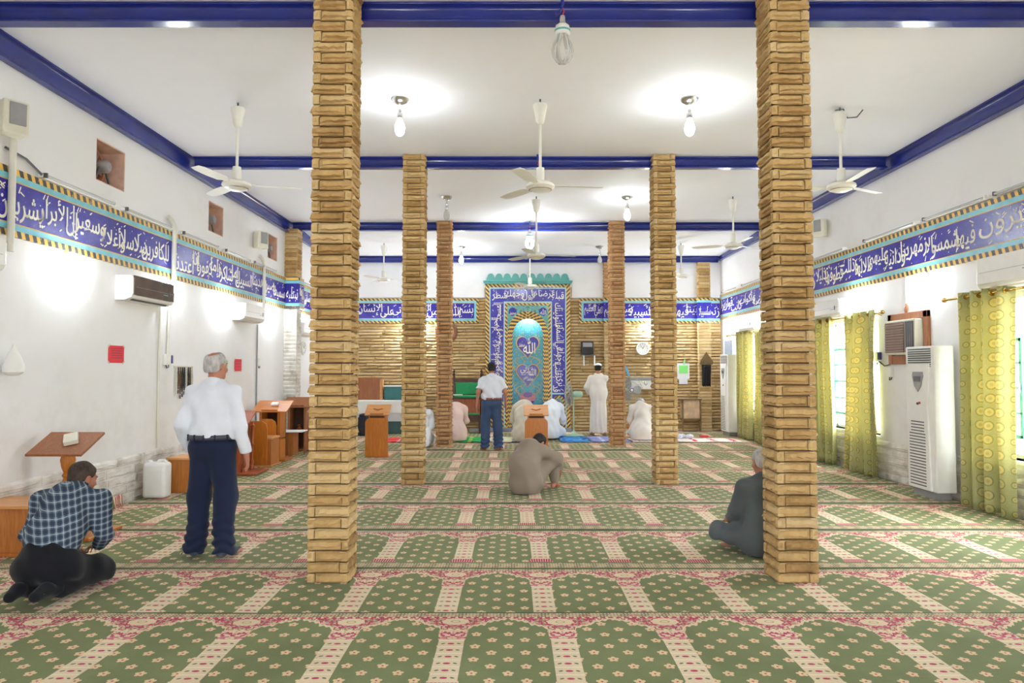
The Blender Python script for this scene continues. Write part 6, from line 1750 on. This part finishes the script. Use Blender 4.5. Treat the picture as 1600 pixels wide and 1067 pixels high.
# ---- seated and kneeling figures share one builder; all joints given in local metres, facing +y
def seated(label, loc, rz, J, top, bottom, hairm, skin='skin2', head_r=(0, 0, 0), wide=1.0, sleeves='long', cap=None, h=.0105, robe=True, seed=0, feet=(), hands=(), spine_r=(.16, .15, .15, .13), beltm=None, socks=None, drape=None, scale=1.0, toes=True, belly=1.0, bald=None):
    r = person(label, loc, rz); P = lambda q: V3(*q) * scale; s = scale
    pel, mid, chest, neck, hc = (P(J[k]) for k in ('pelvis', 'mid', 'chest', 'neck', 'head')); R = rotm(*head_r)
    pts = np.array([P(q) for k in J for q in (J[k] if isinstance(J[k], list) else [J[k]])]); lo = pts.min(0) - .30; hi = pts.max(0) + .30; lo[2] = max(lo[2], -.012)
    sh, el, wr, hp, kn, an = ([P(q) for q in J[k]] for k in ('sh', 'el', 'wr', 'hip', 'knee', 'ankle'))
    F = Field(lo, hi, min(h, .009), .04)
    F.cone(pel, mid, .11 * s, .10 * s); F.cone(mid, chest, .10 * s, .11 * s); F.cone(chest, neck, .08 * s, .052 * s); F.cone(sh[0], sh[1], .05 * s, .05 * s); F.cone(neck, hc + R @ V3(0, -.03, -.03), .054 * s, .05 * s)
    for i in (0, 1):
        F.cone(sh[i], el[i], .042 * s, .035 * s); F.cone(el[i], wr[i], .036 * s, .025 * s); F.cone(hp[i], kn[i], .072 * s, .05 * s); F.cone(kn[i], an[i], .05 * s, .034 * s)
    for (i, fwd, up) in feet: foot(F, an[i], fwd, s, up, toes)
    for (i, d, n, sd) in hands: hand(F, wr[i], d, n, sd, s, .6)
    head(F, hc, R, s); F.mesh('body', skin, r)
    if hairm: hair(r, hc, R, hairm, s, bald=bald)
    lat = sh[1] - sh[0]; lat /= np.linalg.norm(lat)
    def tops(F):
        a, b, c, d = (q * s for q in spine_r)
        fw = np.cross(V3(0, 0, 1), lat)
        F.cone(pel, mid, a * wide, b * wide, .07, sq=(fw, 1.18)); F.cone(mid, chest, b * wide, c * wide, .07, sq=(fw, 1.22)); F.cone(chest, chest + (neck - chest) * .8, c * .9, .085 * s, .06); F.cone(sh[0], sh[1], .075 * s, .075 * s, .06)
        for i in (0, 1):
            F.cone(sh[i], el[i], .072 * s, .062 * s, .04); F.cone(el[i], el[i] + (wr[i] - el[i]) * .92, .062 * s, .046 * s, .03, flat=True)
    def legs(F):
        F.cone(hp[0], hp[1], .118 * s, .118 * s, .06)
        for i in (0, 1): F.cone(hp[i], kn[i], .115 * s, .088 * s, .05); F.cone(kn[i], kn[i] + (an[i] - kn[i]) * .9, .086 * s, .066 * s, .04)
    if robe:
        F = Field(lo, hi, h, .05); tops(F); legs(F)
        if drape:
            for a, b, ra, rb in drape: F.cone(P(a), P(b), ra * s, rb * s, .08)
        F.folds(.015, 36, seed, .5); F.plane((0, 0, .004), (0, 0, -1)); F.cone(neck, hc, .05 * s, .06 * s, .01, 'sub'); F.mesh('robe', top, r)
    else:
        F = Field(lo, hi, h, .05); tops(F); F.folds(.011, 46, seed, .7); ax = (mid - pel) / np.linalg.norm(mid - pel); F.plane(pel + ax * .05 * s, -ax, (pel - .3, pel + V3(.3, .3, .16))); F.cone(neck, hc, .05 * s, .06 * s, .01, 'sub'); F.mesh('shirt', top, r)
        F = Field(lo, hi, h, .05); legs(F); F.cone(pel - V3(0, 0, .0), pel + ax * .06 * s, .15 * s, .15 * s * wide, .06, flat=True); F.folds(.013, 40, seed + 1, .6); F.plane((0, 0, .004), (0, 0, -1)); F.mesh('trousers', bottom, r)
        c = Field(neck - .2, neck + .2, .007, .015); d = (hc - neck) / np.linalg.norm(hc - neck); c.cone(neck - d * .02, neck + d * .05, .074 * s, .064 * s, .01, flat=True); c.cone(neck - d * .08, neck + d * .1, .058 * s, .054 * s, .01, 'sub'); c.mesh('collar', top, r)
    if socks:
        F = Field(lo, hi, .008, .03)
        for (i, fwd, up) in feet:
            f = np.array(fwd, float); f /= np.linalg.norm(f); u = np.array(up, float); u -= f * (u @ f); u /= np.linalg.norm(u); a = an[i]
            F.ell(a - f * .03 - u * .042, (.044, .046, .044)); F.cone(a, a + f * .10 - u * .05, .048, .040, .03); F.cone(a + f * .09 - u * .055, a + f * .19 - u * .058, .047, .036, .02)
        F.plane((0, 0, .003), (0, 0, -1)); F.mesh('socks', socks, r)
    if cap:
        F = Field(hc - .2, hc + .2, .007, .02); L = lambda x, y, z: hc + R @ V3(x, y, z); F.ell(L(0, -.012, .055), (.088, .104, .078), R); F.plane(L(0, 0, .045), R @ V3(0, -.2, -1)); F.mesh('skullcap', cap, r)
    return r
# kneeling in plaid, turned to the right, leaning over his lap
KN = dict(pelvis=(0, -.02, .27), mid=(0, .10, .44), chest=(0, .24, .60), neck=(0, .35, .70), head=(0, .42, .77), sh=[(-.20, .27, .635), (.20, .27, .635)], el=[(-.25, .22, .40), (.25, .25, .40)], wr=[(-.12, .40, .27), (.12, .41, .27)],
          hip=[(-.10, 0, .22), (.10, 0, .22)], knee=[(-.16, .42, .10), (.16, .42, .10)], ankle=[(-.10, -.05, .085), (.10, -.05, .085)])
p = floor_pt(66, 936)
seated('man kneeling in navy and white plaid shirt and black trousers at lower left', (-3.19, 4.74, .024), .05, KN, 'plaid', 'blackcloth', 'hair_brown', 'skin2', (-.5, .25, 0), 1.08, robe=False, seed=3, scale=.98, feet=[(0, (.1, -1, -.25), (0, .2, -1)), (1, (-.1, -1, -.25), (0, .2, -1))], hands=[(0, (.7, .6, -.3), (0, 0, 1), (0, 1, 0)), (1, (-.7, .6, -.3), (0, 0, 1), (0, 1, 0))], socks='blackcloth', spine_r=(.165, .165, .165, .13))
# sitting with drawn-up knees, facing right
CRJ = dict(pelvis=(0, -.05, .16), mid=(0, -.06, .36), chest=(0, .08, .50), neck=(0, .20, .595), head=(.0, .30, .60), sh=[(-.18, .13, .52), (.18, .13, .52)], el=[(-.26, .34, .42), (.27, .34, .42)], wr=[(-.10, .54, .34), (.18, .56, .26)],
           hip=[(-.10, 0, .14), (.10, 0, .14)], knee=[(-.15, .36, .42), (.17, .36, .42)], ankle=[(-.11, .46, .09), (.15, .44, .09)])
p = floor_pt(825, 776)
seated('man crouching with knees drawn up in grey-brown robe, barefoot, head bowed', (p.x - .02, p.y + .16, .02), -.6, CRJ, 'brown_robe', None, 'hair_black', 'skin2', (-.15, 1.0, 0), 1.08, seed=5, feet=[(0, (.05, 1, 0), (0, 0, 1)), (1, (-.05, 1, -.0), (0, 0, 1))], hands=[(0, (.5, .5, -.5), (0, 1, .3), (0, 0, 1)), (1, (-.2, .5, -.8), (1, .3, 0), (0, 1, 0))], spine_r=(.185, .18, .17, .13), drape=[((0, .0, .1), (0, .12, .12), .17, .14)])
# cross-legged in slate grey, leaning against the column
XJ = dict(pelvis=(0, 0, .14), mid=(0, -.01, .34), chest=(0, .02, .55), neck=(0, .05, .69), head=(0, .10, .83), sh=[(-.19, .03, .62), (.19, .03, .62)], el=[(-.25, .14, .38), (.25, .14, .38)], wr=[(-.22, .34, .26), (.22, .34, .26)],
          hip=[(-.10, .02, .13), (.10, .02, .13)], knee=[(-.36, .26, .17), (.36, .26, .17)], ankle=[(.12, .36, .085), (-.12, .32, .085)])
p = floor_pt(1186, 880)
seated('grey-haired man sitting cross-legged in slate grey robe behind the nearest right column', (2.17, 5.86, .018), .12, XJ, 'slate', None, 'hair_grey', 'skin2', (.1, .15, 0), 1.18, seed=8, scale=.93, feet=[(0, (1, .2, 0), (0, 0, 1)), (1, (-1, .2, 0), (0, 0, 1))], hands=[(0, (.5, .6, -.3), (0, 0, 1), (0, 1, 0)), (1, (-.5, .6, -.3), (0, 0, 1), (0, 1, 0))], drape=[((0, .1, .10), (0, .25, .10), .15, .12), ((-.13, .04, .46), (-.12, .10, .2), .08, .09), ((.13, .04, .46), (.12, .10, .2), .08, .09)])
# kneeling bent forward by the niche
def bow(b):
    q = lambda y, z: (0, y, z)
    return dict(pelvis=(0, -.02, .28), mid=q(.10 * b, .50), chest=q(.28 * b, .66), neck=q(.42 * b, .72 - .04 * b), head=q(.52 * b + .02, .80 - .16 * b), sh=[(-.19, .30 * b, .66), (.19, .30 * b, .66)], el=[(-.25, .34 * b, .40), (.25, .34 * b, .40)], wr=[(-.15, .48 * b + .08, .26), (.15, .48 * b + .08, .26)],
                hip=[(-.11, 0, .24), (.11, 0, .24)], knee=[(-.17, .46, .10), (.17, .46, .10)], ankle=[(-.10, -.06, .08), (.10, -.06, .08)])
FT = [(0, (.1, -1, -.25), (0, .2, -1)), (1, (-.1, -1, -.25), (0, .2, -1))]; HD = [(0, (.3, .9, -.3), (0, 0, 1), (1, 0, 0)), (1, (-.3, .9, -.3), (0, 0, 1), (-1, 0, 0))]
DR = [((0, -.08, .14), (0, .3, .12), .22, .18), ((0, 0, .26), (0, -.10, .10), .2, .24)]
p = floor_pt(820, 692)
seated('man in beige robe kneeling bowed, just left of the lectern before the niche', (p.x, p.y + .1, .045), .05, bow(1.1), 'beige_robe', None, 'hair_black', 'skin2', (0, 1.0, 0), 1.45, h=.013, seed=11, feet=FT, hands=HD, drape=DR, scale=1.0)
p = floor_pt(852, 690)
seated('man in bright white robe kneeling bowed, just right of the lectern before the niche', (p.x + .12, p.y + .45, .045), -.3, bow(1.05), 'pure_white', None, 'hair_black', 'skin2', (0, 1.0, 0), 1.3, h=.013, seed=12, feet=FT, hands=HD, drape=DR, scale=1.0)
UP = bow(.3)
seated('man in white robe and black cap kneeling between the two left columns', (-1.86, 13.75, .05), -.1, UP, 'pure_white', None, 'hair_grey', 'skin2', (-.3, .15, 0), 1.1, cap='hair_black', h=.013, seed=13, feet=FT, hands=HD, drape=DR, scale=.97)
p = floor_pt(710, 692)
seated('man in pinkish robe kneeling half hidden behind the slender left column', (p.x, p.y + .25, .045), .1, bow(.6), 'pink_robe', None, 'hair_black', 'skin2', (0, .5, 0), 1.05, h=.013, seed=14, feet=FT, hands=HD, drape=DR)
p = floor_pt(1005, 690)
seated('grey-haired man in white robe kneeling below the round clock, beside the middle column', (p.x, p.y + .15, .045), -.1, UP, 'white_robe', None, 'hair_grey', 'skin2', (-.7, .12, 0), 1.05, h=.013, seed=15, feet=FT, hands=HD, drape=DR, scale=1.02)
